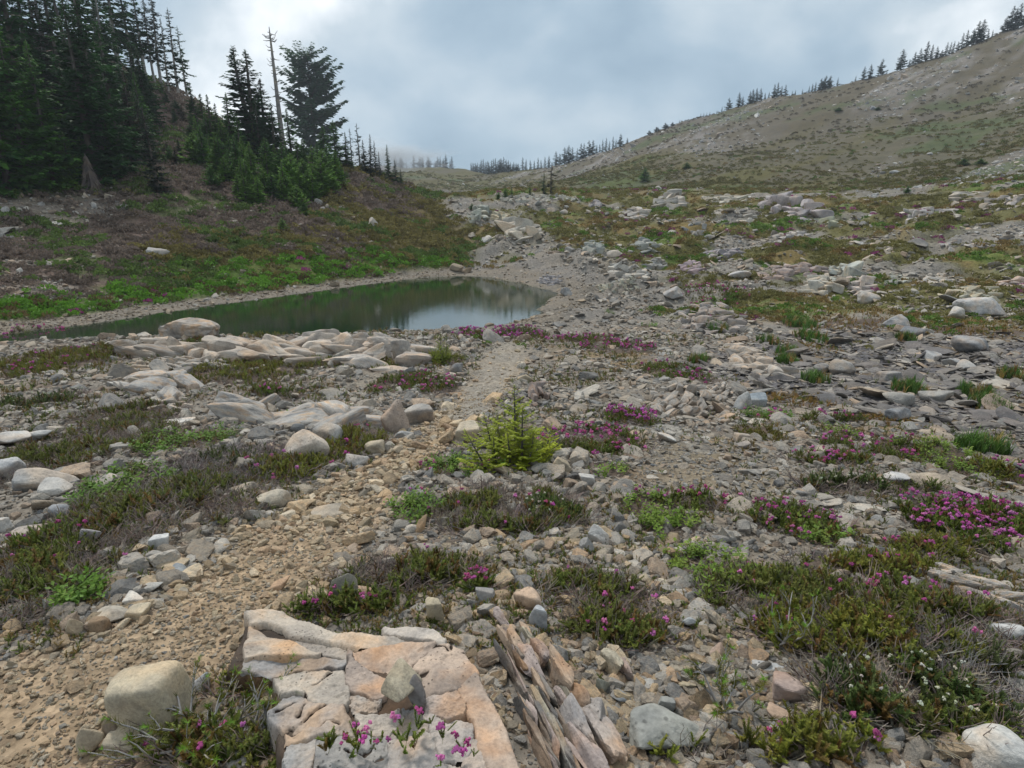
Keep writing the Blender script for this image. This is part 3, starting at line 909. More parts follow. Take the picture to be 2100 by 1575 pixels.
SLABS = [  # outline, height, tint, slope
    ([(504, 1251), (532, 1246), (579, 1251), (603, 1266), (647, 1279), (709, 1291), (786, 1302), (832, 1310), (795, 1321), (740, 1321), (693, 1312), (641, 1299), (597, 1294), (585, 1281), (548, 1272), (514, 1277)], 0.125, (0.43, 0.375, 0.315), (0.0, 0.0)),
    ([(786, 1283), (857, 1283), (888, 1287), (911, 1308), (908, 1316), (879, 1305), (832, 1298), (789, 1292)], 0.12, (0.45, 0.40, 0.35), (0.0, 0.05)),
    ([(512, 1282), (548, 1301), (591, 1309), (622, 1326), (653, 1333), (616, 1337), (523, 1337), (504, 1344), (504, 1322)], 0.115, (0.44, 0.37, 0.30), (0.0, -0.08)),
    ([(523, 1341), (603, 1339), (709, 1351), (702, 1360), (647, 1364), (603, 1368), (579, 1377), (538, 1377), (498, 1368), (504, 1349)], 0.085, (0.30, 0.29, 0.285), (0.0, 0.05)),
    ([(600, 1303), (690, 1316), (740, 1325), (712, 1346), (650, 1336), (622, 1322)], 0.088, (0.33, 0.29, 0.25), (0.0, 0.0)),
    ([(718, 1328), (832, 1314), (913, 1315), (950, 1327), (975, 1369), (938, 1405), (873, 1423), (860, 1371), (802, 1381), (739, 1356)], 0.215, (0.44, 0.345, 0.275), (-0.12, 0.04)),
    ([(716, 1335), (735, 1359), (798, 1385), (789, 1417), (764, 1423), (724, 1405), (712, 1381)], 0.195, (0.41, 0.33, 0.275), (0.12, 0.22)),
    ([(873, 1428), (938, 1410), (950, 1434), (950, 1458), (919, 1467), (876, 1455)], 0.20, (0.38, 0.325, 0.29), (-0.05, 0.0)),
    ([(978, 1372), (997, 1418), (1018, 1455), (1040, 1508), (1062, 1575), (1078, 1650), (1020, 1650), (1005, 1575), (987, 1530), (973, 1468), (954, 1455), (954, 1430), (942, 1409)], 0.165, (0.43, 0.335, 0.265), (-0.22, 0.0)),
    ([(873, 1461), (916, 1472), (969, 1475), (969, 1508), (956, 1547), (913, 1553), (888, 1499)], 0.18, (0.37, 0.33, 0.30), (-0.08, 0.0)),
    ([(972, 1512), (984, 1535), (1002, 1580), (1012, 1640), (965, 1640), (945, 1570), (958, 1550)], 0.165, (0.40, 0.335, 0.285), (-0.1, 0.0)),
    ([(560, 1383), (628, 1374), (699, 1372), (709, 1393), (714, 1417), (709, 1442), (647, 1433), (619, 1417), (579, 1417)], 0.165, (0.43, 0.375, 0.315), (0.05, 0.03)),
    ([(579, 1425), (619, 1424), (647, 1438), (702, 1447), (726, 1486), (721, 1498), (647, 1504), (588, 1516), (579, 1483), (554, 1455)], 0.155, (0.37, 0.345, 0.325), (0.05, 0.06)),
    ([(721, 1422), (777, 1435), (771, 1448), (730, 1454), (718, 1443)], 0.15, (0.39, 0.36, 0.33), (0.0, 0.0)),
    ([(730, 1459), (817, 1450), (823, 1468), (795, 1504), (740, 1492)], 0.165, (0.39, 0.345, 0.30), (0.0, 0.0)),
    ([(826, 1452), (868, 1462), (884, 1498), (800, 1508)], 0.15, (0.33, 0.31, 0.29), (0.0, 0.0)),
    ([(588, 1523), (647, 1511), (644, 1536), (622, 1610), (585, 1610)], 0.125, (0.34, 0.325, 0.31), (0.05, 0.1)),
    ([(651, 1511), (718, 1505), (791, 1511), (794, 1548), (786, 1625), (631, 1625), (648, 1540)], 0.14, (0.35, 0.33, 0.305), (0.0, 0.1)),
    ([(799, 1515), (884, 1504), (909, 1557), (940, 1630), (796, 1630)], 0.145, (0.35, 0.32, 0.295), (0.0, 0.1)),
    ([(914, 1560), (942, 1574), (960, 1640), (946, 1640)], 0.15, (0.36, 0.33, 0.30), (0.0, 0.0)),
]
for i, (pl, hh, tn, tl) in enumerate(SLABS):
    hh = 0.092 + (hh - 0.092) * 0.6 + 0.012 if i < 5 else 0.152 + (hh - 0.155) * 0.28
    tl = (tl[0] * 0.35, tl[1] * 0.35)
    outcrop(pl, hh, 410 + i, tint=tn, R=0.013, p=2.0, edge=0.45, amp=0.013, crack=0.010 if i in (5, 11, 12, 17) else 0.0, cfreq=1.8, block=0.25, parent=slab, name='block', mat=M_BED, res=90, off=hh, tilt=tl, grow=0.016)

# ---- thin upright strata right of it: one outcrop, each plate a piece
a0 = P(1040, 1300); a1 = P(1200, 1560)
strat = empty('layered_outcrop', P(1130, 1430))
tag(strat, 'rusty upright layered rock strata running down beside the cracked slab', 'rock outcrop')
ang = math.atan2(a1[1] - a0[1], a1[0] - a0[0])
SG = random.Random(77)
plates = [(1062, 1330, 0.20, 0.055, 0.12, RUST), (1035, 1280, 0.16, 0.07, 0.10, PINK), (1085, 1365, 0.22, 0.07, 0.10, PINK), (1108, 1345, 0.13, 0.05, 0.12, PINK), (1172, 1490, 0.22, 0.055, 0.17, (0.40, 0.34, 0.30)), (1215, 1470, 0.20, 0.085, 0.17, (0.45, 0.37, 0.31)), (1235, 1510, 0.22, 0.08, 0.16, (0.44, 0.35, 0.29)), (1178, 1425, 0.24, 0.06, 0.15, RUST),
          (1145, 1385, 0.22, 0.055, 0.14, RUST), (1255, 1365, 0.14, 0.05, 0.13, TAN), (1278, 1375, 0.12, 0.045, 0.12, PINK), (1200, 1560, 0.22, 0.06, 0.15, PINK)]
for i in range(64):
    u = SG.random(); q = SG.uniform(-1, 1)
    plates.append((1045 + 150 * u + q * (30 + 42 * u), 1300 + 270 * u - q * 14, SG.uniform(0.08, 0.24), SG.uniform(0.012, 0.032), SG.uniform(0.05, 0.10), SG.choice([RUST, TAN, (0.30, 0.22, 0.16), (0.22, 0.19, 0.165), PINK, (0.33, 0.29, 0.24)])))
for i, (px, py, ln, th, hh, tn) in enumerate(plates):
    hh *= 0.85
    tn = (tn[0] * 0.86, tn[1] * 0.93, tn[2] * 1.0)
    v, f = rock_shape(300 + i, 4, 20, 12, 0.1, 0.15, 0.8 if i % 3 == 0 else 0.0)
    v = v * np.array([ln / 2, th / 2, hh / 2])
    c = P(px, py, hh * 0.12 + 0.02)
    o = part('plate', mesh_np('plate', v, f, M_SLAB, False), strat)
    o.location = [float(c[k] - strat.location[k]) for k in range(3)]
    o.rotation_euler = (random.Random(i).uniform(-0.3, 0.1), random.Random(i + 50).uniform(-0.10, 0.10), ang + random.Random(i + 9).uniform(-0.09, 0.09))
    o.color = (*tn, 1)
    BOULDERS.append((c[0], c[1], ln * 0.35))

# ---- bedrock along the near shore of the pond
WARMG = (0.40, 0.36, 0.315)
boulder((330, 640, 468, 718), 'smooth rounded grey and tan rock dome rising at the water edge', (0.39, 0.345, 0.30), 621, k=0.8, sharp=9, rough=0.17, hmax=0.46, mat=M_SLAB, name='rock_dome', cat='rock outcrop', sink=0.3)
cluster([(205, 714), (240, 703), (290, 701), (340, 704), (420, 706), (500, 706), (560, 712), (640, 716), (650, 732), (520, 730), (400, 724), (300, 714), (215, 710)], 0.42, 22, 'long hummocky pale bedrock ledge in front of the rock dome', WARMG, n=26, strike=-0.35, elong=2.2, dip=-0.15, rounded=True)
cluster([(498, 708), (510, 696), (545, 694), (580, 700), (575, 714), (505, 716)], 0.46, 23, 'low rounded grey rock between the dome and the long ledge by the water', WARMG, n=6, strike=0.0, elong=1.8, dip=0.1, rounded=True)
cluster([(575, 714), (600, 694), (660, 692), (720, 690), (780, 691), (830, 702), (850, 714), (780, 726), (700, 724), (600, 722)], 0.42, 24, 'long pale fractured ledge directly before the open water', (0.42, 0.385, 0.345), n=30, strike=0.15, elong=2.0, dip=-0.2, rounded=True)
cluster([(700, 737), (720, 716), (770, 708), (800, 714), (840, 708), (890, 718), (895, 737), (830, 747), (730, 747)], 0.30, 25, 'pale domed bedrock with a split plate left of the path crest', (0.41, 0.375, 0.34), n=14, strike=0.1, elong=1.7, dip=-0.1, rounded=True)
cluster([(258, 797), (262, 770), (310, 762), (360, 758), (405, 768), (420, 797), (380, 802), (300, 802)], 0.26, 26, 'broad grey rock pitted with dark holes among heather', (0.37, 0.36, 0.345), n=6, strike=-0.1, elong=2.0, dip=0.1, low=0.8, sz=1.15, mat=M_SLAB, rounded=True)
cluster([(245, 767), (250, 750), (300, 746), (345, 754), (340, 767)], 0.13, 27, 'flat tan rock shelf just behind the pitted grey rock', (0.41, 0.36, 0.30), n=5, strike=0.0, elong=2.2, dip=0.0)
cluster([(452, 850), (460, 826), (490, 816), (535, 825), (580, 828), (640, 822), (700, 829), (755, 847), (765, 862), (680, 860), (560, 855)], 0.24, 28, 'long low grey ledge spotted with black lichen mid left', (0.39, 0.37, 0.345), n=13, strike=-0.12, elong=2.6, dip=0.1, mat=M_SLAB, rounded=True)
cluster([(315, 838), (330, 822), (385, 820), (380, 838)], 0.10, 29, 'flat pale slab lying below the pitted grey rock', (0.43, 0.39, 0.345), n=3, strike=0.0, elong=2.0, dip=0.0)
cluster([(312, 750), (330, 734), (400, 737), (470, 744), (455, 757), (350, 757)], 0.12, 30, 'low grey rock rib behind the tan shelf on the left', (0.37, 0.35, 0.32), n=8, strike=-0.1, elong=2.4, dip=0.1)
cluster([(1490, 737), (1500, 708), (1525, 702), (1560, 722), (1615, 757), (1612, 772), (1560, 760), (1505, 752)], 0.20, 31, 'tilted broken pale slab above the dark shale', (0.41, 0.37, 0.325), n=9, strike=-0.7, elong=2.2, dip=-0.25)
cluster([(1330, 828), (1345, 798), (1390, 790), (1440, 798), (1490, 818), (1492, 847), (1440, 852), (1360, 842)], 0.15, 32, 'knobbly grey bedrock lump right of the magenta heather', (0.34, 0.315, 0.285), n=18, strike=1.0, elong=1.8, dip=0.4)
cluster([(1440, 814), (1450, 788), (1500, 785), (1520, 808), (1500, 817)], 0.12, 33, 'grey fractured rock behind the knobbly lump', (0.37, 0.345, 0.315), n=8, strike=0.8, elong=1.8, dip=0.3)
cluster([(870, 772), (890, 753), (930, 755), (950, 772), (930, 787), (880, 787)], 0.11, 34, 'low stone shelf left of the path near its crest', (0.38, 0.35, 0.315), n=8, strike=0.1, elong=2, dip=0.1)
cluster([(1870, 1167), (1880, 1148), (1940, 1163), (2020, 1193), (2100, 1228), (2100, 1248), (1990, 1218), (1900, 1188)], 0.07, 35, 'long thin whitish slab between heathers on the right', (0.44, 0.415, 0.385), n=7, strike=-0.65, elong=3.2, dip=0.0, mat=M_SLAB, sz=0.9)
cluster([(1085, 802), (1092, 785), (1118, 788), (1125, 815), (1110, 830), (1090, 822)], 0.17, 36, 'dark purplish upright rock behind the yellow-green fir', (0.24, 0.205, 0.19), n=7, strike=1.5, elong=2.4, dip=0.15)

# bedrock ribs right of and beyond the pond
RIBS = [
    ([(1016, 478), (1020, 458), (1045, 450), (1085, 452), (1112, 468), (1108, 482), (1060, 486)], 1.2, 'broad pale rock face on the knoll beyond the pond', PALE),
    ([(966, 450), (970, 428), (995, 424), (1003, 446)], 0.9, 'pale broken rock left of the rock face on the knoll', PALE),
    ([(1008, 448), (1015, 434), (1038, 436), (1040, 448)], 0.6, 'small pale rock just above the rock face on the knoll', PALE),
    ([(1010, 412), (1060, 401), (1110, 397), (1160, 400), (1195, 405), (1180, 411), (1090, 410), (1040, 416)], 0.6, 'row of pale rocks along the knoll crest under the twin trees', PALE),
    ([(1205, 425), (1215, 411), (1232, 413), (1234, 424)], 0.7, 'grey rock right of the knoll crest', GREY),
    ([(1345, 420), (1360, 402), (1395, 398), (1405, 412), (1380, 424)], 1.1, 'pale rock hump on the skyline of the middle ground, left one', PALE),
    ([(1440, 405), (1480, 395), (1520, 400), (1530, 412), (1460, 414)], 0.9, 'pale rock hump on the middle ground crest, centre', PALE),
    ([(1560, 415), (1590, 402), (1640, 412), (1680, 430), (1690, 446), (1640, 442), (1590, 430)], 1.3, 'big pale rock rib stepping down to the right', PALE),
    ([(1670, 448), (1690, 436), (1720, 450), (1715, 460), (1680, 458)], 0.9, 'pale rock at the foot of the stepping rib', PALE),
    ([(1950, 412), (1970, 395), (2010, 392), (2012, 408)], 1.1, 'pale rock hump near the right edge below the slope', PALE),
    ([(2020, 420), (2060, 402), (2110, 400), (2110, 416), (2050, 424)], 0.7, 'pale rock band at the right edge below the slope', PALE),
    ([(1840, 440), (1880, 428), (1950, 424), (1960, 434), (1880, 446)], 0.6, 'long low pale ledge in the right middle ground', PALE),
    ([(1520, 445), (1535, 430), (1552, 434), (1556, 450)], 0.7, 'pale rock left of the stepping rib', PALE),
    ([(1300, 500), (1320, 488), (1350, 492), (1356, 508), (1320, 515)], 0.8, 'dark ribbed rock hump above the pond right end', GREY),
    ([(1190, 505), (1220, 492), (1240, 498), (1235, 512), (1200, 514)], 0.6, 'grey ribbed rock in the stony gully', GREY),
    ([(1385, 558), (1395, 538), (1430, 535), (1442, 552), (1425, 562)], 0.55, 'rounded ribbed grey rock right of the pond', GREY),
    ([(1322, 550), (1330, 533), (1355, 531), (1365, 546)], 0.5, 'domed grey rock left of the ribbed rock', GREY),
    ([(1226, 552), (1250, 540), (1300, 552), (1330, 570), (1310, 584), (1260, 568)], 0.5, 'pale tan ledge above the pond right tip', (0.45, 0.42, 0.38)),
    ([(1220, 585), (1260, 575), (1310, 590), (1290, 600), (1240, 598)], 0.3, 'low tan ledge right of the pond tip', (0.42, 0.39, 0.35)),
    ([(1650, 596), (1660, 575), (1700, 571), (1712, 590), (1690, 600)], 0.5, 'fractured pale block in the right middle ground', PALE),
    ([(1748, 594), (1755, 570), (1785, 566), (1792, 586), (1775, 597)], 0.55, 'upright pale block right of the fractured one', PALE),
    ([(1700, 570), (1710, 540), (1745, 537), (1755, 560), (1740, 572)], 0.8, 'tall pale knob behind the two pale blocks', PALE),
    ([(1560, 560), (1600, 545), (1680, 545), (1700, 560), (1640, 572), (1580, 572)], 0.5, 'ribbed grey ledge left of the tall pale knob', GREY),
    ([(1895, 575), (1910, 558), (1945, 562), (1950, 578), (1920, 584)], 0.45, 'ribbed pale rock right of the middle heath', PALE),
    ([(1935, 605), (1960, 585), (2010, 582), (2050, 592), (2052, 610), (1990, 615)], 0.4, 'broad low pale ledge near the right edge', PALE),
    ([(1820, 575), (1830, 562), (1860, 565), (1862, 580)], 0.35, 'small pale rock between heather on the right', PALE),
    ([(2050, 585), (2070, 572), (2110, 575), (2110, 590)], 0.35, 'pale ledge cut by the right edge', PALE),
    ([(1380, 660), (1400, 632), (1460, 626), (1520, 645), (1535, 662), (1490, 680), (1420, 675)], 0.4, 'spiky grey-brown strata hump in the shale field', (0.33, 0.30, 0.27)),
    ([(1100, 575), (1120, 562), (1150, 566), (1152, 580), (1120, 584)], 0.25, 'low grey rock by the far right bank of the pond', GREY),
    ([(1440, 520), (1470, 508), (1520, 512), (1530, 525), (1470, 530)], 0.5, 'grey rock rib in the centre right heath', GREY),
    ([(1760, 505), (1800, 496), (1830, 502), (1825, 512), (1780, 514)], 0.4, 'thin pale rib in the upper right heath', PALE),
    ([(1930, 505), (1970, 494), (2030, 498), (2040, 508), (1970, 512)], 0.4, 'thin pale rib nearer the right edge', PALE),
    ([(1395, 470), (1420, 455), (1450, 460), (1455, 474), (1420, 478)], 0.6, 'grey rock knob right of the stony gully', GREY),
    ([(1270, 440), (1300, 425), (1330, 430), (1325, 446), (1290, 450)], 0.8, 'pale rock knob at the head of the stony gully', PALE),
    ([(1590, 480), (1620, 470), (1660, 474), (1655, 486), (1610, 488)], 0.5, 'low pale rib in the middle of the heath', PALE),
]
for i, (pts, hh, lab, tn) in enumerate(RIBS):
    g = random.Random(i)
    cluster(pts, hh * 0.62, 60 + i, lab, tuple(c * g.uniform(0.86, 1.02) for c in tn), n=g.randrange(13, 22), strike=g.uniform(-0.5, 0.6), dip=g.uniform(-0.35, 0.1), elong=g.uniform(1.1, 1.9), low=0.45)

# ---- single boulders
BL = [
    ((240, 1379, 384, 1506), 'large smooth tan boulder with flat top beside the path at bottom left', (0.46, 0.395, 0.29), 501, dict(k=0.8, sharp=9, rough=0.03, flat=0.45, boxy=1, rz=0.2, mat=M_STONE, smooth=True)),
    ((381, 1376, 430, 1420), 'white lichen-covered rock tucked behind the tan boulder', (0.52, 0.52, 0.52), 502, dict()),
    ((788, 1362, 862, 1442), 'pointed pale tan stone lying on the cracked slab', (0.46, 0.40, 0.29), 503, dict(k=1.15, sharp=16, rough=0.04, off=0.23, rz=0.7, hmax=0.62, mat=M_STONE)),
    ((838, 1396, 872, 1440), 'small dark grey wedge under the pointed tan stone', DARK, 504, dict(k=0.8, off=0.2)),
    ((157, 1492, 212, 1548), 'rounded tan stone below the large tan boulder', TAN, 505, dict(mat=M_STONE)),
    ((222, 1496, 290, 1542), 'long pale tan stone wedged under the large boulder', (0.46, 0.39, 0.29), 506, dict(mat=M_STONE, boxy=1)),
    ((205, 1472, 247, 1532), 'dark brown stone leaning on the large tan boulder', (0.25, 0.20, 0.15), 507, dict(mat=M_STONE)),
    ((1286, 1459, 1450, 1556), 'big flat-topped grey boulder right of the layered strata', (0.33, 0.325, 0.29), 538, dict(k=0.75, sharp=15, rough=0.07, flat=0.35, rz=-0.3, mat=M_BLOCK)),
    ((1580, 1386, 1660, 1442), 'pinkish angular rock on gravel, lower right', PINK, 509, dict(boxy=1, sharp=14)),
    ((1375, 1374, 1434, 1430), 'tan triangular flat stone above the grey boulder', (0.44, 0.38, 0.27), 510, dict(k=0.7, sharp=18, hmax=0.5, mat=M_STONE)),
    ((1990, 1494, 2120, 1600), 'white boulder blotched with black lichen in the bottom right corner', (0.50, 0.49, 0.46), 511, dict(k=0.9, sharp=6, mat=M_SLAB)),
    ((2030, 1268, 2110, 1318), 'white lichen-spotted rock at the right edge', (0.50, 0.49, 0.47), 512, dict(sharp=6)),
    ((678, 1178, 736, 1248), 'upright grey slab leaning beside the heather above the outcrop', (0.36, 0.335, 0.28), 513, dict(k=0.45, sharp=18, boxy=1, rough=0.03, rz=-0.5, mat=M_STONE)),
    ((713, 1198, 774, 1236), 'rounded orange stone beside the upright slab', RUST, 514, dict(mat=M_STONE)),
    ((873, 1235, 913, 1285), 'upright tan wedge of rock behind the cracked slab', (0.44, 0.375, 0.265), 515, dict(k=0.55, sharp=18, boxy=1, rough=0.03, mat=M_STONE)),
    ((975, 1206, 1018, 1240), 'bluish grey angular block above the layered strata', BLUE, 516, dict(sharp=18, boxy=1, rough=0.03)),
    ((1052, 1211, 1110, 1256), 'round boulder half orange and half grey', (0.40, 0.34, 0.29), 517, dict(sharp=6)),
    ((1084, 1250, 1122, 1300), 'narrow pale grey stone below the round boulder', (0.40, 0.41, 0.42), 518, dict(k=0.6)),
    ((1332, 1184, 1380, 1209), 'flat cream stone among leafy plants', (0.50, 0.43, 0.33), 519, dict(k=0.9, sharp=14, hmax=0.35, mat=M_STONE)),
    ((1205, 1082, 1249, 1125), 'white angular rock with a notch right of the big heather', (0.50, 0.48, 0.45), 520, dict(sharp=18, k=0.6)),
    ((1188, 1102, 1220, 1136), 'pale faceted stone left of the white notched rock', (0.47, 0.45, 0.42), 521, dict(sharp=18)),
    ((1186, 972, 1222, 1003), 'pale pointed stone among bright green leaves', (0.46, 0.44, 0.41), 522, dict(sharp=18, boxy=1)),
    ((1134, 940, 1171, 970), 'tan blocky stone below the pink heather', TAN, 523, dict(sharp=16, boxy=1, mat=M_STONE)),
    ((1010, 948, 1062, 974), 'flat tan stone below the yellow-green fir', TAN, 524, dict(hmax=0.45, mat=M_STONE)),
    ((925, 869, 984, 912), 'big tan block on the path left of the fir', (0.45, 0.39, 0.30), 525, dict(sharp=12, boxy=1, mat=M_STONE)),
    ((782, 824, 840, 896), 'rust-stained cracked boulder at the left of the path', (0.42, 0.34, 0.28), 526, dict(k=0.7, sharp=8)),
    ((826, 832, 892, 872), 'grey cracked block behind the rust-stained boulder', (0.40, 0.37, 0.33), 527, dict(k=0.7, boxy=1)),
    ((808, 877, 854, 904), 'flat grey stone at the foot of the rust-stained boulder', GREY, 528, dict(hmax=0.5)),
    ((745, 904, 791, 934), 'rounded tan stone on the left verge of the path', (0.44, 0.37, 0.27), 529, dict(sharp=6, mat=M_STONE)),
    ((706, 930, 762, 966), 'bluish white wedge at the left verge of the path', (0.43, 0.44, 0.44), 530, dict(sharp=16)),
    ((582, 888, 676, 956), 'big white and orange cracked boulder in heather left of the path', (0.48, 0.42, 0.355), 531, dict(k=0.75, sharp=10)),
    ((634, 870, 704, 914), 'grey domed rock behind the white and orange boulder', (0.35, 0.34, 0.32), 532, dict()),
    ((597, 868, 627, 892), 'small dark grey round stone left of the domed rock', (0.26, 0.26, 0.25), 533, dict(sharp=5)),
    ((220, 777, 303, 810), 'white rounded rock left of the pitted grey rock', (0.50, 0.47, 0.43), 534, dict(sharp=7)),
    ((-20, 884, 66, 918), 'white rock with black specks at the left edge', (0.50, 0.49, 0.47), 535, dict(sharp=7)),
    ((60, 884, 100, 908), 'small white stone right of the white speckled rock', (0.50, 0.48, 0.45), 536, dict()),
    ((-20, 940, 48, 984), 'grey sharp rock cut by the left edge', (0.40, 0.40, 0.40), 537, dict(sharp=14)),
    ((30, 960, 162, 1010), 'long low grey rock lower left', (0.37, 0.365, 0.355), 538, dict(k=0.5, sharp=8)),
    ((80, 987, 145, 1020), 'rounded pale rock in front of the long low grey rock', (0.43, 0.41, 0.38), 539, dict()),
    ((528, 1008, 590, 1046), 'pale tan boulder at the left edge of the path rubble', (0.45, 0.40, 0.32), 540, dict(mat=M_STONE)),
    ((497, 1038, 539, 1071), 'white angular stone at the left edge of the path rubble', (0.50, 0.46, 0.40), 541, dict(sharp=16, mat=M_STONE)),
    ((638, 1028, 722, 1071), 'half-buried flat tan rock in the path', (0.41, 0.35, 0.275), 542, dict(hmax=0.22, sharp=6, mat=M_STONE)),
    ((311, 1097, 352, 1132), 'white stone block at the heather edge left of the path', (0.48, 0.475, 0.46), 543, dict(sharp=14, boxy=1)),
    ((330, 857, 393, 874), 'thin white slab lying flat in the left heather', (0.50, 0.48, 0.45), 544, dict(hmax=0.2)),
    ((162, 1082, 210, 1120), 'grey rock behind the pink-tipped heather lower left', (0.36, 0.34, 0.33), 545, dict()),
    ((105, 1036, 147, 1065), 'blue-grey rock above the lower left heather', (0.36, 0.36, 0.36), 546, dict()),
    ((-20, 1060, 26, 1096), 'pale plank-like rock at the left edge', (0.46, 0.44, 0.41), 547, dict(sharp=16, boxy=1)),
    ((30, 1080, 100, 1108), 'brown-grey slab right of the plank-like rock', (0.33, 0.29, 0.26), 548, dict(sharp=14, boxy=1)),
    ((185, 1248, 273, 1286), 'flat grey-tan slab of the stone cluster left of the path', (0.38, 0.345, 0.29), 549, dict(hmax=0.4, sharp=14, mat=M_STONE)),
    ((137, 1267, 173, 1309), 'pointed tan stone left of the flat slab in the cluster', TAN, 550, dict(mat=M_STONE, sharp=16)),
    ((182, 1267, 223, 1300), 'brown block in front of the flat slab in the cluster', (0.33, 0.245, 0.165), 551, dict(mat=M_STONE, boxy=1)),
    ((261, 1243, 304, 1271), 'cream block right of the flat slab in the cluster', (0.48, 0.41, 0.30), 552, dict(mat=M_STONE, boxy=1)),
    ((256, 1217, 300, 1242), 'white flat stone above the cream block', (0.49, 0.46, 0.42), 553, dict(mat=M_STONE, sharp=14)),
    ((284, 1194, 326, 1218), 'pale grey flat stone above the white flat stone', (0.42, 0.41, 0.38), 554, dict(mat=M_STONE, hmax=0.4)),
    ((553, 1186, 592, 1214), 'orange block alone on the bare soil of the path', (0.43, 0.29, 0.19), 555, dict(mat=M_STONE, boxy=1)),
    ((852, 1060, 876, 1096), 'upright orange stone in heather right of the path', (0.43, 0.31, 0.20), 556, dict(mat=M_STONE, k=0.6)),
    ((852, 1008, 881, 1033), 'dark grey wedge in leafy plants right of the path', (0.27, 0.27, 0.25), 557, dict(sharp=16)),
    ((1344, 883, 1390, 910), 'white pitted oval stone below the magenta heather', (0.50, 0.49, 0.47), 558, dict(sharp=6)),
    ((1060, 767, 1094, 786), 'tan flat stone right of the path crest', TAN, 559, dict(mat=M_STONE)),
    ((919, 744, 950, 768), 'dark grey stone left of the path crest', (0.31, 0.30, 0.29), 560, dict()),
    ((800, 700, 842, 732), 'thin tilted stone plate standing on the pale domed bedrock', (0.42, 0.395, 0.36), 561, dict(k=0.4, sharp=16, off=0.25, boxy=1, rz=-0.6)),
    ((1359, 589, 1401, 612), 'grey pyramid boulder on the scree right of the pond', (0.40, 0.38, 0.36), 562, dict(sharp=18)),
    ((1494, 555, 1538, 572), 'white oblong boulder by a gravel runnel', (0.48, 0.46, 0.44), 563, dict(sharp=6)),
    ((1963, 612, 2051, 649), 'large white-topped dark-sided boulder far right', (0.47, 0.455, 0.44), 564, dict(k=0.6, sharp=10)),
    ((1761, 599, 1809, 630), 'pale sloping boulder in grass, right middle', PALE, 565, dict(k=0.7)),
    ((1814, 648, 1870, 676), 'pale and black boulder on golden grass', (0.42, 0.41, 0.40), 566, dict(k=0.6, sharp=14)),
    ((1843, 671, 1896, 690), 'dark blue-grey boulder below the pale and black one', (0.20, 0.21, 0.225), 567, dict(k=0.6)),
    ((1946, 631, 1984, 658), 'small pale rock left of the white-topped boulder', PALE, 568, dict()),
    ((1696, 740, 1753, 777), 'brown-grey pointed boulder in the dark shale', (0.29, 0.275, 0.255), 569, dict(sharp=14)),
    ((1666, 745, 1702, 768), 'grey boulder left of the pointed one in the shale', (0.31, 0.30, 0.29), 570, dict()),
    ((1799, 761, 1843, 790), 'grey blocky boulder right of the pointed one in the shale', (0.30, 0.285, 0.27), 571, dict(boxy=1)),
    ((1960, 692, 2024, 727), 'rounded grey boulder upper right of the shale', (0.34, 0.33, 0.32), 572, dict(sharp=6)),
    ((1530, 808, 1574, 837), 'bluish block beside the knobbly lump', (0.28, 0.31, 0.33), 573, dict(boxy=1, sharp=14)),
    ((1504, 807, 1542, 845), 'grey rock left of the bluish block', (0.33, 0.33, 0.32), 574, dict()),
    ((1810, 803, 1875, 833), 'half-buried smooth brown-grey boulder in the shale', (0.30, 0.285, 0.26), 575, dict(sharp=5)),
    ((1816, 837, 1870, 868), 'dark blue-grey pointed boulder near golden grass', (0.24, 0.245, 0.25), 576, dict(sharp=14)),
    ((1892, 799, 1950, 826), 'low brown-grey boulder right of the smooth one', (0.31, 0.295, 0.27), 577, dict(sharp=6)),
    ((1807, 967, 1862, 990), 'white flat stone above the white heather on the right', (0.49, 0.47, 0.45), 578, dict(hmax=0.3, sharp=14)),
    ((1504, 887, 1540, 910), 'tan and grey block below the bluish block', (0.40, 0.36, 0.31), 579, dict(boxy=1)),
    ((1510, 905, 1540, 920), 'dark grey stone below the tan and grey block', (0.28, 0.285, 0.29), 580, dict()),
    ((1790, 693, 1815, 710), 'pale angular stone alone in the upper shale', PALE, 581, dict(sharp=16)),
    ((1895, 722, 1935, 745), 'grey tilted boulder below the rounded one in the shale', (0.35, 0.345, 0.34), 582, dict(sharp=12)),
    ((1935, 735, 1975, 755), 'grey boulder in the row at right of the shale', (0.36, 0.35, 0.34), 583, dict()),
    ((1962, 740, 2002, 762), 'pale boulder ending the row at right of the shale', (0.38, 0.365, 0.345), 584, dict()),
    ((755, 447, 780, 467), 'pale boulder standing on the left slope beyond the pond', PALE, 585, dict(sharp=14)),
    ((982, 484, 1012, 499), 'white round boulder below the rock face of the knoll', (0.50, 0.48, 0.45), 586, dict(sharp=6)),
    ((305, 509, 346, 531), 'white flat block on the left hillside', (0.50, 0.48, 0.45), 587, dict(k=0.6, sharp=14)),
    ((645, 408, 662, 422), 'pale rock beside the lowest green conifers', PALE, 588, dict()),
    ((655, 425, 668, 437), 'small pale rock just below the rock beside the conifers', PALE, 589, dict()),
    ((1, 425, 22, 446), 'pale rock at the left edge of the hillside under the trees', PALE, 590, dict()),
    ((100, 455, 126, 468), 'white block on the upper left heath', PALE, 591, dict()),
    ((365, 552, 380, 561), 'white stone on the lower left hillside', PALE, 592, dict()),
    ((33, 550, 48, 563), 'white stone on the left hillside near the edge', PALE, 593, dict()),
    ((245, 420, 264, 430), 'white stone under the left trees', PALE, 594, dict()),
    ((188, 415, 200, 428), 'upright pale stone under the left trees', PALE, 595, dict()),
    ((645, 506, 660, 518), 'small pale stone on the left slope above the bright plants', PALE, 596, dict()),
    ((284, 614, 306, 622), 'flat pale stone on the gravel shore', PALE, 597, dict()),
    ((1149, 590, 1174, 610), 'grey boulder at the right tip of the pond', GREY, 598, dict()),
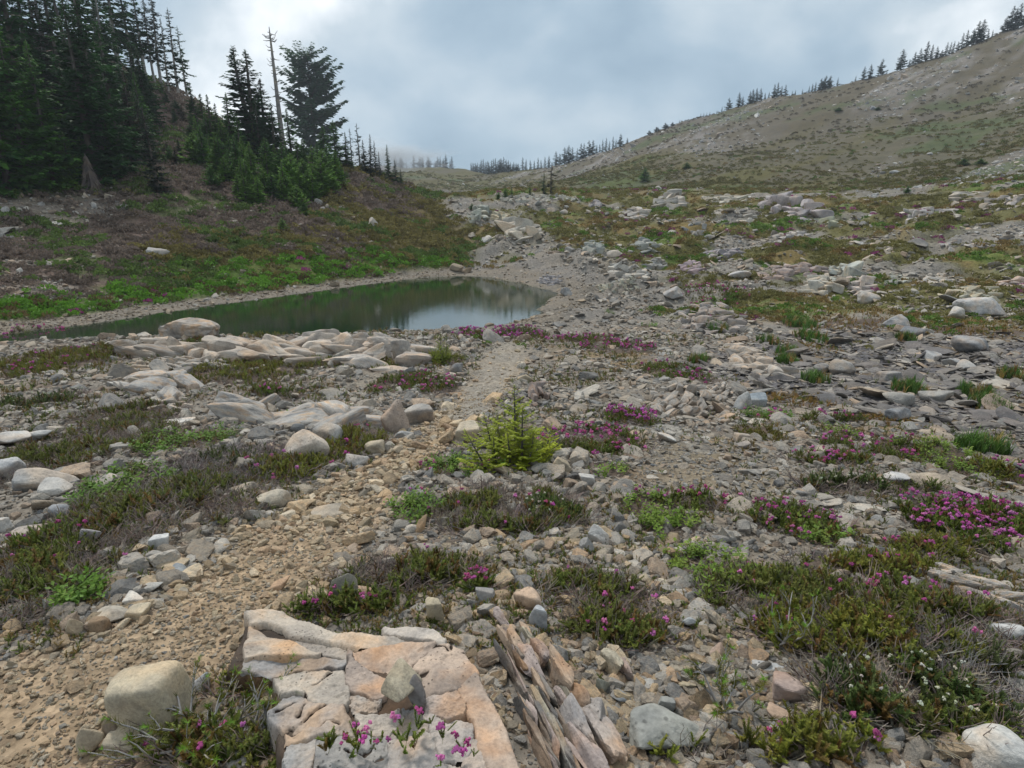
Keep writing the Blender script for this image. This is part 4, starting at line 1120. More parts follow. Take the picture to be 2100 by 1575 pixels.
    ((1244, 514, 1273, 532), 'tan-topped boulder in the stony gully', (0.45, 0.41, 0.36), 599, dict(sharp=6)),
    ((1145, 407, 1160, 416), 'pale boulder on the grassy knoll', PALE, 600, dict()),
    ((1147, 430, 1165, 440), 'white boulder in bright grass on the knoll', PALE, 601, dict()),
    ((1096, 412, 1112, 420), 'pale boulder under the knoll crest', PALE, 602, dict()),
    ((853, 397, 866, 405), 'pale boulder where the left slope meets the valley', PALE, 603, dict()),
    ((1548, 1349, 1600, 1378), 'blue-grey flat rock in the lower right gravel', (0.37, 0.375, 0.375), 604, dict(hmax=0.45)),
    ((1455, 1322, 1487, 1354), 'pinkish round stone in the lower right gravel', (0.42, 0.32, 0.26), 605, dict(mat=M_STONE)),
    ((1398, 1264, 1428, 1288), 'grey round stone above the lower right gravel', (0.33, 0.345, 0.35), 606, dict(mat=M_STONE)),
    ((1346, 1428, 1384, 1464), 'dark grey angular stone above the flat-topped boulder', (0.29, 0.29, 0.27), 607, dict(sharp=16)),
    ((1310, 1392, 1352, 1416), 'pale grey stone left of the tan triangular stone', (0.38, 0.375, 0.35), 608, dict()),
    ((1220, 1388, 1256, 1424), 'greenish grey block right of the strata', (0.30, 0.30, 0.25), 609, dict(sharp=16)),
    ((1250, 1412, 1300, 1440), 'blue-grey pitted rock right of the strata', (0.27, 0.285, 0.29), 610, dict()),
    ((1310, 1178, 1345, 1200), 'tan rock below the white-flowered heather', TAN, 611, dict()),
    ((1571, 1487, 1600, 1512), 'pale stone in the bottom right gravel', (0.43, 0.41, 0.38), 612, dict(sharp=16)),
    ((1570, 1445, 1630, 1480), 'rusty lump of rock, bottom right', (0.36, 0.265, 0.20), 613, dict()),
    ((1660, 1440, 1700, 1462), 'tan stone between gravel and dark heather', TAN, 614, dict(mat=M_STONE)),
    ((300, 1128, 340, 1150), 'grey slab stone at the rubble edge left of the path', (0.35, 0.335, 0.31), 615, dict(mat=M_STONE)),
    ((320, 1148, 380, 1172), 'tan slab stone lower left of the rubble', TAN, 616, dict(mat=M_STONE, boxy=1)),
    ((352, 1160, 392, 1184), 'blue-grey stone lower left of the rubble', (0.33, 0.34, 0.34), 617, dict(mat=M_STONE)),
]
for box, lab, tn, sd_, kw in BL:
    boulder(box, lab, tn, sd_, **kw)
BARR = np.array(BOULDERS)

# ------------------------------------------------------------------ geometry-node scatterer for what nobody can count
_gn = {}


def scatter_group(coll):
    if coll.name in _gn:
        return _gn[coll.name]
    g = bpy.data.node_groups.new('scatter_' + coll.name, 'GeometryNodeTree')
    g.interface.new_socket('Geometry', in_out='INPUT', socket_type='NodeSocketGeometry')
    g.interface.new_socket('Geometry', in_out='OUTPUT', socket_type='NodeSocketGeometry')
    gi = N(g, 'NodeGroupInput'); go = N(g, 'NodeGroupOutput')
    ci = N(g, 'GeometryNodeCollectionInfo', transform_space='ORIGINAL')
    ci.inputs['Collection'].default_value = coll
    ci.inputs['Separate Children'].default_value = True
    ci.inputs['Reset Children'].default_value = True
    iop = N(g, 'GeometryNodeInstanceOnPoints')
    iop.inputs['Pick Instance'].default_value = True

    def na(nm, ty):
        q = N(g, 'GeometryNodeInputNamedAttribute', data_type=ty)
        q.inputs['Name'].default_value = nm
        return q.outputs['Attribute']
    er = N(g, 'FunctionNodeEulerToRotation')
    lk = g.links.new
    lk(gi.outputs[0], iop.inputs['Points'])
    lk(ci.outputs[0], iop.inputs['Instance'])
    lk(na('idx', 'INT'), iop.inputs['Instance Index'])
    lk(na('rot', 'FLOAT_VECTOR'), er.inputs[0]); lk(er.outputs[0], iop.inputs['Rotation'])
    lk(na('scl', 'FLOAT_VECTOR'), iop.inputs['Scale'])
    lk(iop.outputs[0], go.inputs[0])
    _gn[coll.name] = g
    return g


def scatter(name, pos, rot, scl, idx, tint, coll, parent=None):
    """pos in the parent's frame"""
    k = len(pos)
    me = bpy.data.meshes.new(name)
    me.vertices.add(k)
    me.vertices.foreach_set('co', np.asarray(pos, np.float32).ravel())
    scl = np.asarray(scl, np.float32)
    if scl.ndim == 1:
        scl = np.repeat(scl[:, None], 3, 1)
    for nm, ty, arr, key in (('rot', 'FLOAT_VECTOR', rot, 'vector'), ('scl', 'FLOAT_VECTOR', scl, 'vector')):
        at = me.attributes.new(nm, ty, 'POINT'); at.data.foreach_set(key, np.ascontiguousarray(arr, dtype=np.float32).ravel())
    at = me.attributes.new('idx', 'INT', 'POINT'); at.data.foreach_set('value', np.asarray(idx, np.int32))
    rgba = np.ones((k, 4), np.float32); rgba[:, :3] = tint
    at = me.attributes.new('tint', 'FLOAT_COLOR', 'POINT'); at.data.foreach_set('color', rgba.ravel())
    o = link(bpy.data.objects.new(name, me))
    md = o.modifiers.new('scatter', 'NODES')
    md.node_group = scatter_group(coll)
    if parent is not None:
        o.parent = parent
    o['kind'] = 'stuff'
    return o


def proto_coll(name, meshes):
    c = bpy.data.collections.new(name)
    for i, me in enumerate(meshes):
        c.objects.link(bpy.data.objects.new('%s_%02d' % (name, i), me))
    return c


STONES_M = []
for i in range(14):
    v, f = rock_shape(900 + i, 3, [14, 22, 30][i % 3], 11, 0.0, 0.05, 1.0 if i % 4 == 1 else 0.0)
    g = np.random.default_rng(i)
    v = v * np.array([1.0, g.uniform(0.6, 0.85), g.uniform(0.36, 0.62)]) * 0.5
    STONES_M.append((v, f))
G_MESH = [mesh_np('stone', v, f, M_GRAVEL, False) for v, f in STONES_M]
S_MESH = [mesh_np('stone', v, f, M_STONE, False) for v, f in STONES_M]
PLATES = []
for i in range(6):
    v, f = rock_shape(960 + i, 3, 14, 12, 0.3, 0.04, 0.0)
    g = np.random.default_rng(i + 40)
    PLATES.append(mesh_np('plate', v * np.array([1.0, g.uniform(0.55, 0.8), g.uniform(0.14, 0.24)]) * 0.5, f, M_GRAVEL, False))
C_STONE = proto_coll('stones', G_MESH)
C_PLATE = proto_coll('plates', PLATES)

# ------------------------------------------------------------------ heather, leaves, grass: plant patches (survey: centre px, half size px)
# kinds: h heather, t twiggy heather, l leafy, g grass tuft, m moss/golden mat, w white heather
PATCH = [
    (507, 758, 115, 32, 'o', 0.0, 'wide olive heather bed right of the pitted grey rock'),
    (110, 742, 118, 28, 'o', 0.1, 'broad olive green heather bed at the far left'),
    (90, 696, 62, 9, 'h', 0.7, 'strip of pink heather at the pond edge, far left'),
    (60, 828, 58, 15, 'w', 0.0, 'dark green mat left of the flat pale slab'),
    (125, 822, 45, 15, 'w', 0.0, 'dark green cushion near the white rounded rock'),
    (190, 915, 105, 42, 't', 0.0, 'dark twiggy heather right of the white speckled rock'),
    (265, 855, 75, 24, 't', 0.0, 'brown twiggy heather above the thin white slab'),
    (380, 905, 60, 26, 'l', 0.0, 'sparse bright leafy plants below the long grey ledge'),
    (465, 955, 85, 42, 'b', 0.0, 'bare grey-brown twig mat left of the cracked white and orange boulder'),
    (588, 962, 68, 36, 'o', 0.06, 'green heather round the foot of the white and orange boulder'),
    (250, 1000, 55, 30, 'l', 0.0, 'bright green sprigs lower left of the twig mat'),
    (330, 1035, 125, 55, 't', 0.0, 'large sprawling heather with grey twigs left of the path rubble'),
    (122, 1112, 62, 32, 'h', 0.10, 'heather with a few magenta flowers lower left'),
    (90, 1185, 110, 42, 't', 0.03, 'brown twiggy heather at the left edge above the soil'),
    (165, 1225, 32, 26, 'l', 0.0, 'small green sprig patch above the stone cluster'),
    (40, 1270, 40, 22, 't', 0.0, 'brownish twig patch at the left edge by the path'),
    (725, 905, 52, 42, 'o', 0.06, 'green heather between the path and the domed grey rock'),
    (572, 808, 48, 14, 'h', 0.15, 'small olive heather with purple tips behind the long lichen ledge'),
    (785, 750, 32, 14, 'o', 0.0, 'yellowish green cushion by the pale domed bedrock'),
    (880, 792, 52, 26, 'h', 0.30, 'purple flowered heather left of the path near its crest'),
    (805, 795, 36, 24, 'h', 0.18, 'heather with purple tips above the rust-stained boulder'),
    (905, 738, 40, 16, 'o', 0.0, 'yellow-green heather below the small fir by the crest'),
    (1205, 908, 92, 40, 'h', 0.75, 'dense pink heather right of the yellow-green fir'),
    (1080, 935, 52, 26, 'h', 0.28, 'dark heather with pink tips below the yellow-green fir'),
    (1292, 860, 46, 20, 'p', 1.0, 'compact vivid magenta heather cushion'),
    (945, 962, 68, 36, 'l', 0.12, 'lush green leafy patch right of the path with purple flowers'),
    (1050, 1045, 130, 58, 't', 0.05, 'big grey-brown and green heather in the centre right of the path'),
    (1110, 1060, 60, 34, 'w', 0.04, 'dark white-flowered heather at the right of the big centre heather'),
    (838, 1048, 58, 34, 'l', 0.04, 'bright leafy plants on the right verge of the path'),
    (1240, 965, 42, 22, 'y', 0.0, 'lime green leafy plants below the dense pink heather'),
    (1335, 1045, 52, 42, 'y', 0.05, 'lime green leafy strip right of the white angular rock'),
    (1440, 1036, 72, 22, 'h', 0.40, 'narrow heather strip with pink heads in the right gravel'),
    (1375, 1085, 60, 25, 'y', 0.0, 'sparse green leaves in gravel right of the white notched rock'),
    (840, 1180, 112, 50, 't', 0.05, 'twiggy heather behind the upright grey slab'),
    (715, 1255, 100, 24, 'h', 0.22, 'green heather with purple flowers at the back of the cracked slab'),
    (1225, 1225, 110, 52, 't', 0.10, 'large olive heather with white and pink flowers above the strata'),
    (1270, 1300, 85, 45, 't', 0.14, 'reddish twiggy heather running to the lower gravel'),
    (980, 1208, 22, 18, 'h', 0.8, 'small pink flower tuft above the bluish block'),
    (1630, 1078, 85, 36, 'h', 0.45, 'pink heather with a lime shrub in the right middle'),
    (1690, 1100, 45, 26, 'y', 0.0, 'lime green shrub beside the right middle pink heather'),
    (2000, 1085, 120, 48, 'p', 0.75, 'large magenta heather at the right edge'),
    (1930, 1130, 85, 28, 'o', 0.1, 'olive heather below the large magenta one'),
    (1465, 1180, 58, 58, 'y', 0.0, 'bright green leafy plants right of the flat cream stone'),
    (1600, 1220, 110, 55, 't', 0.05, 'olive twiggy heather in the right foreground'),
    (1790, 1165, 120, 32, 'o', 0.08, 'long olive heather band left of the thin whitish slab'),
    (1850, 1222, 55, 26, 'h', 0.55, 'heather with a row of pink heads below the thin whitish slab'),
    (1680, 1290, 90, 50, 'o', 0.03, 'green heather around the pine seedling, right foreground'),
    (1960, 1270, 130, 45, 't', 0.08, 'sprawling heather near the white lichen-spotted rock'),
    (1840, 1330, 110, 48, 'o', 0.02, 'olive heather above the dark bottom right heather'),
    (1850, 1440, 120, 62, 'w', 0.04, 'dark green white-flowered heather bottom right'),
    (2040, 1420, 90, 70, 'b', 0.02, 'silvery grey twig heather at the right edge'),
    (1960, 1500, 80, 40, 't', 0.0, 'twiggy heather above the lichen boulder in the corner'),
    (1470, 1552, 85, 26, 'o', 0.04, 'olive heather in front of the flat-topped grey boulder'),
    (1680, 1535, 75, 36, 'o', 0.05, 'brownish green heather at the bottom right of centre'),
    (500, 1425, 50, 48, 'o', 0.05, 'green heather growing on the left of the cracked slab'),
    (455, 1545, 120, 40, 't', 0.04, 'heather with long pale twigs at the bottom, left of the slab'),
    (715, 1540, 52, 34, 'h', 0.75, 'pink flowered tuft at the bottom front of the slab'),
    (850, 1520, 60, 40, 'h', 0.55, 'pink flowered sprigs and leaves below the pointed tan stone'),
    (935, 1555, 30, 22, 'h', 0.6, 'small pink tuft at the bottom right of the slab'),
    (1575, 858, 40, 17, 'l', 0.25, 'green leafy tuft with pink flowers below the bluish block'),
    (1705, 865, 52, 13, 'h', 0.35, 'reddish heather strip in golden moss'),
    (1720, 888, 32, 16, 'y', 0.0, 'lime leafy tuft below the reddish strip'),
    (1790, 925, 86, 26, 'h', 0.45, 'long green heather with pink heads, right'),
    (1705, 948, 66, 20, 'h', 0.50, 'heather with a row of pink heads left of the long one'),
    (1930, 945, 68, 32, 'y', 0.0, 'bright green leafy carpet, right'),
    (2050, 968, 55, 24, 'o', 0.15, 'reddish olive heather at the right edge below the shale'),
    (1735, 1000, 74, 22, 'w', 0.0, 'dark white-flowered heather strip on the right'),
    (1880, 1005, 38, 16, 'h', 0.25, 'small dark heather below the white flat stone'),
    (1028, 690, 82, 13, 'p', 0.55, 'pink flower strip at the pond end of the path'),
    (1190, 697, 58, 10, 'h', 0.60, 'pink flower strip right of the path crest'),
    (1262, 714, 70, 15, 'h', 0.60, 'row of pink flower spikes on olive moss'),
    (1385, 764, 58, 24, 'h', 0.45, 'pink spiked flowers on a mound left of the tilted slab'),
    (1455, 592, 55, 10, 'h', 0.30, 'pink tinged turf by the grey pyramid boulder'),
    (1530, 599, 45, 9, 'm', 0.0, 'bright olive moss cushion in the right middle ground'),
    (1710, 650, 100, 17, 'd', 0.0, 'golden dry grass band in the right middle ground'),
    (1985, 668, 85, 13, 'd', 0.0, 'golden dry grass below the white-topped boulder'),
    (1665, 712, 36, 16, 'd', 0.0, 'golden dry grass tuft among dark shale'),
    (1635, 822, 52, 22, 'd', 0.0, 'golden dry grass right of the bluish block'),
    (1810, 864, 52, 16, 'd', 0.0, 'golden dry grass above the pink strips on the right'),
    (1560, 893, 44, 20, 'm', 0.0, 'golden moss mat below the knobbly lump'),
    (1640, 670, 22, 14, 'g', 0.0, 'tall green grass tuft at the top of the dark shale'),
    (1662, 696, 22, 13, 'g', 0.0, 'green grass tuft below the tall one in the shale'),
    (1468, 678, 18, 9, 'g', 0.0, 'dark green grass tuft left of the shale'),
    (1615, 727, 18, 9, 'g', 0.0, 'bright green grass tuft at the tilted slab top'),
    (1608, 745, 18, 10, 'g', 0.0, 'bright green grass tuft at the tilted slab foot'),
    (1672, 786, 18, 12, 'g', 0.0, 'grass tuft below the left grey boulder in the shale'),
    (1858, 802, 26, 12, 'g', 0.0, 'grass behind the smooth half-buried boulder'),
    (2026, 838, 26, 13, 'g', 0.0, 'grass tuft at the right side of the shale, lower one'),
    (1998, 812, 22, 11, 'g', 0.0, 'grass tuft at the right side of the shale, upper one'),
    (2074, 776, 14, 9, 'g', 0.0, 'grass tuft nearest the right edge in the shale'),
    (2010, 925, 45, 14, 'g', 0.0, 'pale green grass below the shale at the right'),
    (1575, 705, 16, 9, 'g', 0.0, 'small grass tuft between strata hump and tilted slab'),
    (1860, 700, 14, 7, 'g', 0.0, 'small grass tuft below the dark blue-grey boulder'),
    (1430, 745, 14, 8, 'g', 0.0, 'green tuft right of the pink spiked mound'),
    (1330, 668, 14, 8, 'l', 0.0, 'small green plant on the scree near the pond'),
    (1247, 640, 8, 10, 'l', 0.0, 'lone green sprout on the scree right of the pond'),
    (640, 865, 48, 12, 'y', 0.0, 'lime green leaves on the front of the long lichen ledge'),
    (400, 705, 26, 14, 't', 0.0, 'brown twiggy shrub in a hollow of the long hummocky ledge'),
    (545, 690, 36, 9, 'o', 0.0, 'olive cushion between ledge and dome'),
    (480, 665, 26, 8, 'o', 0.0, 'olive cushion right of the rock dome'),
    (655, 748, 40, 14, 'o', 0.0, 'small olive heather left of the pale domed bedrock'),
]

# colours of leaves
LEAF = {'h': (0.125, 0.160, 0.028), 'o': (0.175, 0.185, 0.030), 't': (0.130, 0.150, 0.030), 'l': (0.115, 0.200, 0.030), 'y': (0.155, 0.230, 0.034), 'g': (0.085, 0.165, 0.035), 'm': (0.17, 0.155, 0.030), 'd': (0.27, 0.175, 0.055), 'w': (0.080, 0.115, 0.028), 'b': (0.075, 0.09, 0.03), 'p': (0.12, 0.16, 0.026)}
TWIG = (0.215, 0.175, 0.150)


def mat_leaf(name, inst=True, base=(0.1, 0.1, 0.1), trans=0.25, rough=0.65):
    m, t, b = new_mat(name)
    lk = t.links.new
    if inst:
        at = N(t, 'ShaderNodeAttribute', attribute_name='tint', attribute_type='INSTANCER')
        c = at.outputs['Color']
    else:
        oi = N(t, 'ShaderNodeObjectInfo')
        c = oi.outputs['Color']
    geo = N(t, 'ShaderNodeTexCoord')
    nz = N(t, 'ShaderNodeTexNoise'); S(nz, 'Scale', 2.0 if not inst else 12.0); S(nz, 'Detail', 4.0)
    lk(geo.outputs['Object'], nz.inputs['Vector'])
    r = ramp(t, [(0.3, (0.62, 0.64, 0.70)), (0.5, (1, 1, 1)), (0.72, (1.5, 1.38, 1.1))])
    lk(nz.outputs['Fac'], r.inputs['Fac'])
    c = mixc(t, 'MULTIPLY', c, r.outputs['Color'])
    lk(c, b.inputs['Base Color'])
    S(b, 'Roughness', rough); S(b, 'Specular IOR Level', 0.25)
    if trans > 0:
        tr = N(t, 'ShaderNodeBsdfTranslucent'); lk(c, tr.inputs['Color'])
        mxs = N(t, 'ShaderNodeMixShader'); S(mxs, 'Fac', trans)
        lk(b.outputs[0], mxs.inputs[1]); lk(tr.outputs[0], mxs.inputs[2])
        out = [q for q in t.nodes if q.type == 'OUTPUT_MATERIAL'][0]
        lk(mxs.outputs[0], out.inputs['Surface'])
    return m


M_LEAF = mat_leaf('leaf_sprig')
M_TWIG = mat_leaf('twig', trans=0.0, rough=0.85)
M_PETAL = mat_leaf('petal', trans=0.3)
M_NEEDLE = mat_leaf('needles', inst=False, trans=0.28)
M_BARK = mat_leaf('bark', inst=False, trans=0.0, rough=0.95)


class Soup:
    def __init__(self):
        self.v = []; self.f = []; self.n = 0

    def tri(self, a, b, c):
        self.v += [a, b, c]; self.f.append((self.n, self.n + 1, self.n + 2)); self.n += 3

    def quad(self, a, b, c, d):
        self.v += [a, b, c, d]; self.f += [(self.n, self.n + 1, self.n + 2), (self.n, self.n + 2, self.n + 3)]; self.n += 4

    def tube(self, pts, rad, sides=4):
        pts = [np.asarray(p, float) for p in pts]
        rings = []
        for i, p in enumerate(pts):
            d = pts[min(i + 1, len(pts) - 1)] - pts[max(i - 1, 0)]
            d = d / (np.linalg.norm(d) + 1e-9)
            a = np.cross(d, [0.3, 0.9, 0.2] if abs(d[2]) > 0.8 else [0, 0, 1.0]); a /= np.linalg.norm(a) + 1e-9
            b_ = np.cross(d, a)
            r = rad[i] if hasattr(rad, '__len__') else rad
            ids = []
            for k in range(sides):
                an = 2 * math.pi * k / sides
                self.v.append(p + (a * math.cos(an) + b_ * math.sin(an)) * r); ids.append(self.n); self.n += 1
            rings.append(ids)
        for i in range(len(rings) - 1):
            for k in range(sides):
                a, b_ = rings[i][k], rings[i][(k + 1) % sides]
                c, d = rings[i + 1][(k + 1) % sides], rings[i + 1][k]
                self.f += [(a, b_, c), (a, c, d)]

    def mesh(self, name, mat, smooth=False):
        return mesh_np(name, np.array(self.v), np.array(self.f), mat, smooth)


def sprig_heather(seed):
    """unit tall sprig: bent stem set with needle leaves, some side shoots"""
    g = random.Random(seed); s = Soup()

    def shoot(base, ang, lean, ln):
        d = np.array([math.cos(ang) * lean, math.sin(ang) * lean, 1.0]); d /= np.linalg.norm(d)
        tip = np.asarray(base) + d * ln
        kk = int(9 * ln) + 4
        s.quad(base + np.array([0.01, 0, 0]), base - np.array([0.01, 0, 0]), tip - np.array([0.005, 0, 0]), tip + np.array([0.005, 0, 0]))
        for i in range(kk):
            u = 0.25 + 0.75 * i / kk
            p = base + d * ln * u
            for q in range(3):
                a = i * 2.1 + q * 2.094 + g.uniform(-0.4, 0.4)
                nl = 0.13 * g.uniform(0.7, 1.2) * (1.1 - 0.4 * u)
                e = np.array([math.cos(a), math.sin(a), 0.75]) * nl
                sd = np.array([-math.sin(a), math.cos(a), 0]) * 0.036
                s.tri(p - sd, p + sd, p + e)
        return tip
    shoot(np.zeros(3), g.uniform(0, 6.3), g.uniform(0.05, 0.3), 1.0)
    for i in range(3):
        a = g.uniform(0, 6.3)
        shoot(np.array([0, 0, g.uniform(0.05, 0.45)]), a, g.uniform(0.5, 1.0), g.uniform(0.45, 0.7))
    return s.mesh('sprig', M_LEAF)


def sprig_leafy(seed):
    g = random.Random(seed); s = Soup()
    for st in range(4):
        a0 = g.uniform(0, 6.3); lean = g.uniform(0.1, 0.9)
        d = np.array([math.cos(a0) * lean, math.sin(a0) * lean, 1.0]); d /= np.linalg.norm(d)
        for i in range(6):
            p = d * (0.2 + 0.14 * i)
            a = a0 + i * 2.4 + g.uniform(-0.5, 0.5)
            ln = g.uniform(0.22, 0.38)
            e = np.array([math.cos(a), math.sin(a), g.uniform(0.1, 0.7)]); e /= np.linalg.norm(e)
            sd = np.array([-math.sin(a), math.cos(a), g.uniform(-0.3, 0.3)]) * ln * 0.26
            s.quad(p, p + e * ln * 0.55 - sd, p + e * ln, p + e * ln * 0.55 + sd)
    return s.mesh('leafy', M_LEAF)


def sprig_twig(seed):
    g = random.Random(seed); s = Soup()
    for st in range(5):
        a0 = g.uniform(0, 6.3); ln = g.uniform(0.5, 1.0); p = np.zeros(3)
        d = np.array([math.cos(a0), math.sin(a0), g.uniform(0.05, 0.9)]); d /= np.linalg.norm(d)
        pts = [p]
        for i in range(4):
            d = d + np.array([g.uniform(-0.35, 0.35), g.uniform(-0.35, 0.35), g.uniform(-0.2, 0.2)]); d /= np.linalg.norm(d)
            p = p + d * ln * 0.28; pts.append(p)
        s.tube(pts, [0.022, 0.018, 0.014, 0.01, 0.006], 3)
        q = pts[2]; dd = d + np.array([g.uniform(-0.8, 0.8), g.uniform(-0.8, 0.8), 0.2])
        s.tube([q, q + dd * 0.16, q + dd * 0.28 + np.array([0, 0, 0.04])], [0.012, 0.009, 0.005], 3)
    return s.mesh('twigs', M_TWIG)


def sprig_grass(seed):
    g = random.Random(seed); s = Soup()
    for i in range(11):
        a = g.uniform(0, 6.3); ln = g.uniform(0.6, 1.0); lean = g.uniform(0.05, 0.55)
        b0 = np.array([g.uniform(-0.08, 0.08), g.uniform(-0.08, 0.08), 0]); o = np.array([math.cos(a), math.sin(a), 0])
        sd = np.array([-math.sin(a), math.cos(a), 0]) * 0.022
        m_ = b0 + o * lean * 0.35 * ln + np.array([0, 0, 0.6 * ln]); e = b0 + o * lean * ln + np.array([0, 0, ln * (1 - 0.25 * lean)])
        s.quad(b0 - sd, b0 + sd, m_ + sd * 0.8, m_ - sd * 0.8); s.tri(m_ - sd * 0.8, m_ + sd * 0.8, e)
    return s.mesh('grass', M_LEAF)


def flower_head(seed):
    g = random.Random(seed); s = Soup()
    for i in range(8):
        c = np.array([g.uniform(-1, 1), g.uniform(-1, 1), g.uniform(-0.55, 0.55)]) * 0.42
        r = g.uniform(0.20, 0.30)
        o = [np.array(q) * r + c for q in ((1, 0, 0), (0, 1, 0), (-1, 0, 0), (0, -1, 0), (0, 0, 1.1), (0, 0, -1.3))]
        for a, b_ in ((0, 1), (1, 2), (2, 3), (3, 0)):
            s.tri(o[a], o[b_], o[4]); s.tri(o[b_], o[a], o[5])
    return s.mesh('flower', M_PETAL)


C_HEATH = proto_coll('heath', [sprig_heather(i) for i in range(6)])
C_LEAFY = proto_coll('leafy', [sprig_leafy(i + 20) for i in range(5)])
C_TWIG = proto_coll('twigs', [sprig_twig(i + 40) for i in range(6)])
C_GRASS = proto_coll('grass', [sprig_grass(i + 60) for i in range(5)])
C_FLOWER = proto_coll('flower', [flower_head(i + 80) for i in range(4)])

PELL = []                                          # footprints of the patches
PINKF = np.array([(0.50, 0.11, 0.34), (0.58, 0.19, 0.43), (0.44, 0.09, 0.24)])
NAMES = {'h': ('heather', 'heather'), 'o': ('heather', 'heather'), 't': ('heather', 'heather'), 'b': ('heather', 'heather'), 'p': ('heather', 'heather'), 'w': ('white_heather', 'heather'), 'l': ('leafy_plant', 'plant'), 'y': ('leafy_plant', 'plant'), 'g': ('grass_tuft', 'grass'), 'd': ('dry_grass', 'grass'), 'm': ('moss_mat', 'moss')}


def patch(i, cx, cy, hw, hh, kind, flo, label):
    g = np.random.default_rng(2000 + i)
    slabtop = 0.17 if (cy > 1500 and 640 < cx < 960) else 0.0
    c = P(cx, cy, slabtop)
    t = depth(c)
    d = ray(cx, cy); sa = max(0.08, -d[2] / np.linalg.norm(d))
    rx = hw * t / FOC
    ry = hh * t / FOC / sa
    hgt = {'h': 0.10, 'o': 0.095, 't': 0.095, 'b': 0.09, 'p': 0.11, 'w': 0.11, 'l': 0.085, 'y': 0.075, 'g': 0.24, 'd': 0.10, 'm': 0.03}[kind]
    hgt *= 1 + 0.02 * t
    ry = max(ry - hgt * 0.6 / max(sa, 0.2) * 0.5, ry * 0.55)
    ry = min(ry, rx * 2.2)
    wide_ = 1.22 if (cy > 1140 and cx > 1450) or (cx < 480 and cy > 880) else 1.0
    rx *= 1.24 * wide_; ry *= 1.42 * wide_; hgt *= 0.95
    area = math.pi * rx * ry
    sp = 0.017 + 0.0052 * t                         # spacing
    k = int(np.clip(area / (sp * sp) * 0.85, 30, 2600))
    if slabtop:
        hgt *= 0.62; k = int(k * 0.3)
    root = empty(NAMES[kind][0], [c[0], c[1], float(H(c[0], c[1])[0]) + slabtop])
    tag(root, label, NAMES[kind][1])
    org = np.array(root.location)
    PELL.append((c[0], c[1], rx, ry, kind))

    def pts(m, shrink=1.0, cl=None):
        a = g.uniform(0, 2 * math.pi, m); r = np.sqrt(g.uniform(0, 1, m)) * shrink
        x = np.cos(a) * r * rx; y = np.sin(a) * r * ry
        x = x * (1 + 0.35 * (fbm(x / rx * 2 + i, y / ry * 2, 5, 2) - 0.5)); y = y * (1 + 0.5 * (fbm(x / rx * 2 + 9, y / ry * 2 + i, 6, 2) - 0.5))
        if cl is not None:
            keep = fbm((x + c[0]) / cl, (y + c[1]) / cl, 17 + i, 3) > (0.47 if kind in 'tbwly' else 0.41)
            x, y = x[keep], y[keep]
        z = H(x + c[0], y + c[1]) - org[2] + slabtop
        e = 1 - (x / rx) ** 2 - (y / ry) ** 2
        return np.stack([x, y, z], -1), np.clip(e, 0, 1)

    def put(nm, p, s, tint, coll, nproto, lift=0.0, tiltv=0.3, var=0.3):
        m = len(p)
        if m < 3:
            return None
        rot = np.stack([g.normal(0, tiltv, m), g.normal(0, tiltv, m), g.uniform(0, 6.28, m)], -1)
        p = p.copy(); p[:, 2] += lift
        tt = np.array(tint)[None] * g.uniform(1 - var, 1 + var, (m, 1)) * g.uniform(0.9, 1.1, (m, 3))
        return scatter(nm, p, rot, s, g.integers(0, nproto, m), tt, coll, root)

    leaf = LEAF[kind]
    # cushion height: taller in the middle
    if kind in 'hotbwp':
        p, e = pts(int(k * 1.25), 1.0, 0.13 + 0.03 * t)
        s = hgt * (0.55 + 0.6 * np.sqrt(e)) * g.uniform(0.7, 1.25, len(p))
        red = g.random(len(p)) < 0.14
        tn = np.where(red[:, None], np.array([[0.16, 0.10, 0.03]]), np.array([leaf]))
        if kind == 'b':
            sel = g.random(len(p)) < 0.35; p, s, tn, e = p[sel], s[sel], tn[sel], e[sel]
        put('foliage', p, s, tn if len(p) else leaf, C_HEATH, 6, 0, 0.3)
        kt = int(k * {'h': 0.3, 'o': 0.35, 't': 0.9, 'b': 1.3, 'w': 0.6, 'p': 0.2}[kind])
        q, e2 = pts(kt, 1.06)
        tw = TWIG if kind != 'b' else (0.23, 0.20, 0.19)
        put('twigs', q, hgt * g.uniform(0.9, 1.7, len(q)), tw, C_TWIG, 6, 0.0, 0.35, 0.4)
    elif kind in 'ly':
        p, e = pts(int(k * 0.55), 1.0, 0.12 + 0.02 * t)
        put('foliage', p, hgt * g.uniform(0.7, 1.4, len(p)), leaf, C_LEAFY, 5, 0, 0.3)
        q, e2 = pts(int(k * 0.3))
        put('twigs', q, hgt * g.uniform(0.6, 1.2, len(q)), TWIG, C_TWIG, 6, 0.0, 0.3, 0.4)
    elif kind == 'g':
        p, e = pts(int(k * 0.7) + 14)
        dry = g.random(len(p)) < 0.25
        tn = np.where(dry[:, None], np.array([[0.27, 0.19, 0.07]]), np.array([leaf]))
        put('foliage', p, hgt * (0.6 + 0.5 * np.sqrt(e)) * g.uniform(0.7, 1.2, len(p)), tn, C_GRASS, 5, 0, 0.12)
    elif kind == 'd':
        p, e = pts(int(k * 1.1) + 10)
        gr = g.random(len(p)) < 0.15
        tn = np.where(gr[:, None], np.array([[0.10, 0.15, 0.03]]), np.array([leaf]))
        put('foliage', p, hgt * (0.5 + 0.5 * np.sqrt(e)) * g.uniform(0.7, 1.3, len(p)), tn, C_GRASS, 5, 0, 0.45)
    elif kind == 'm':
        p, e = pts(int(k * 1.6) + 10)
        put('foliage', p, (hgt + 0.035) * (0.5 + 0.6 * np.sqrt(e)), leaf, C_HEATH, 6, -0.01, 0.4)
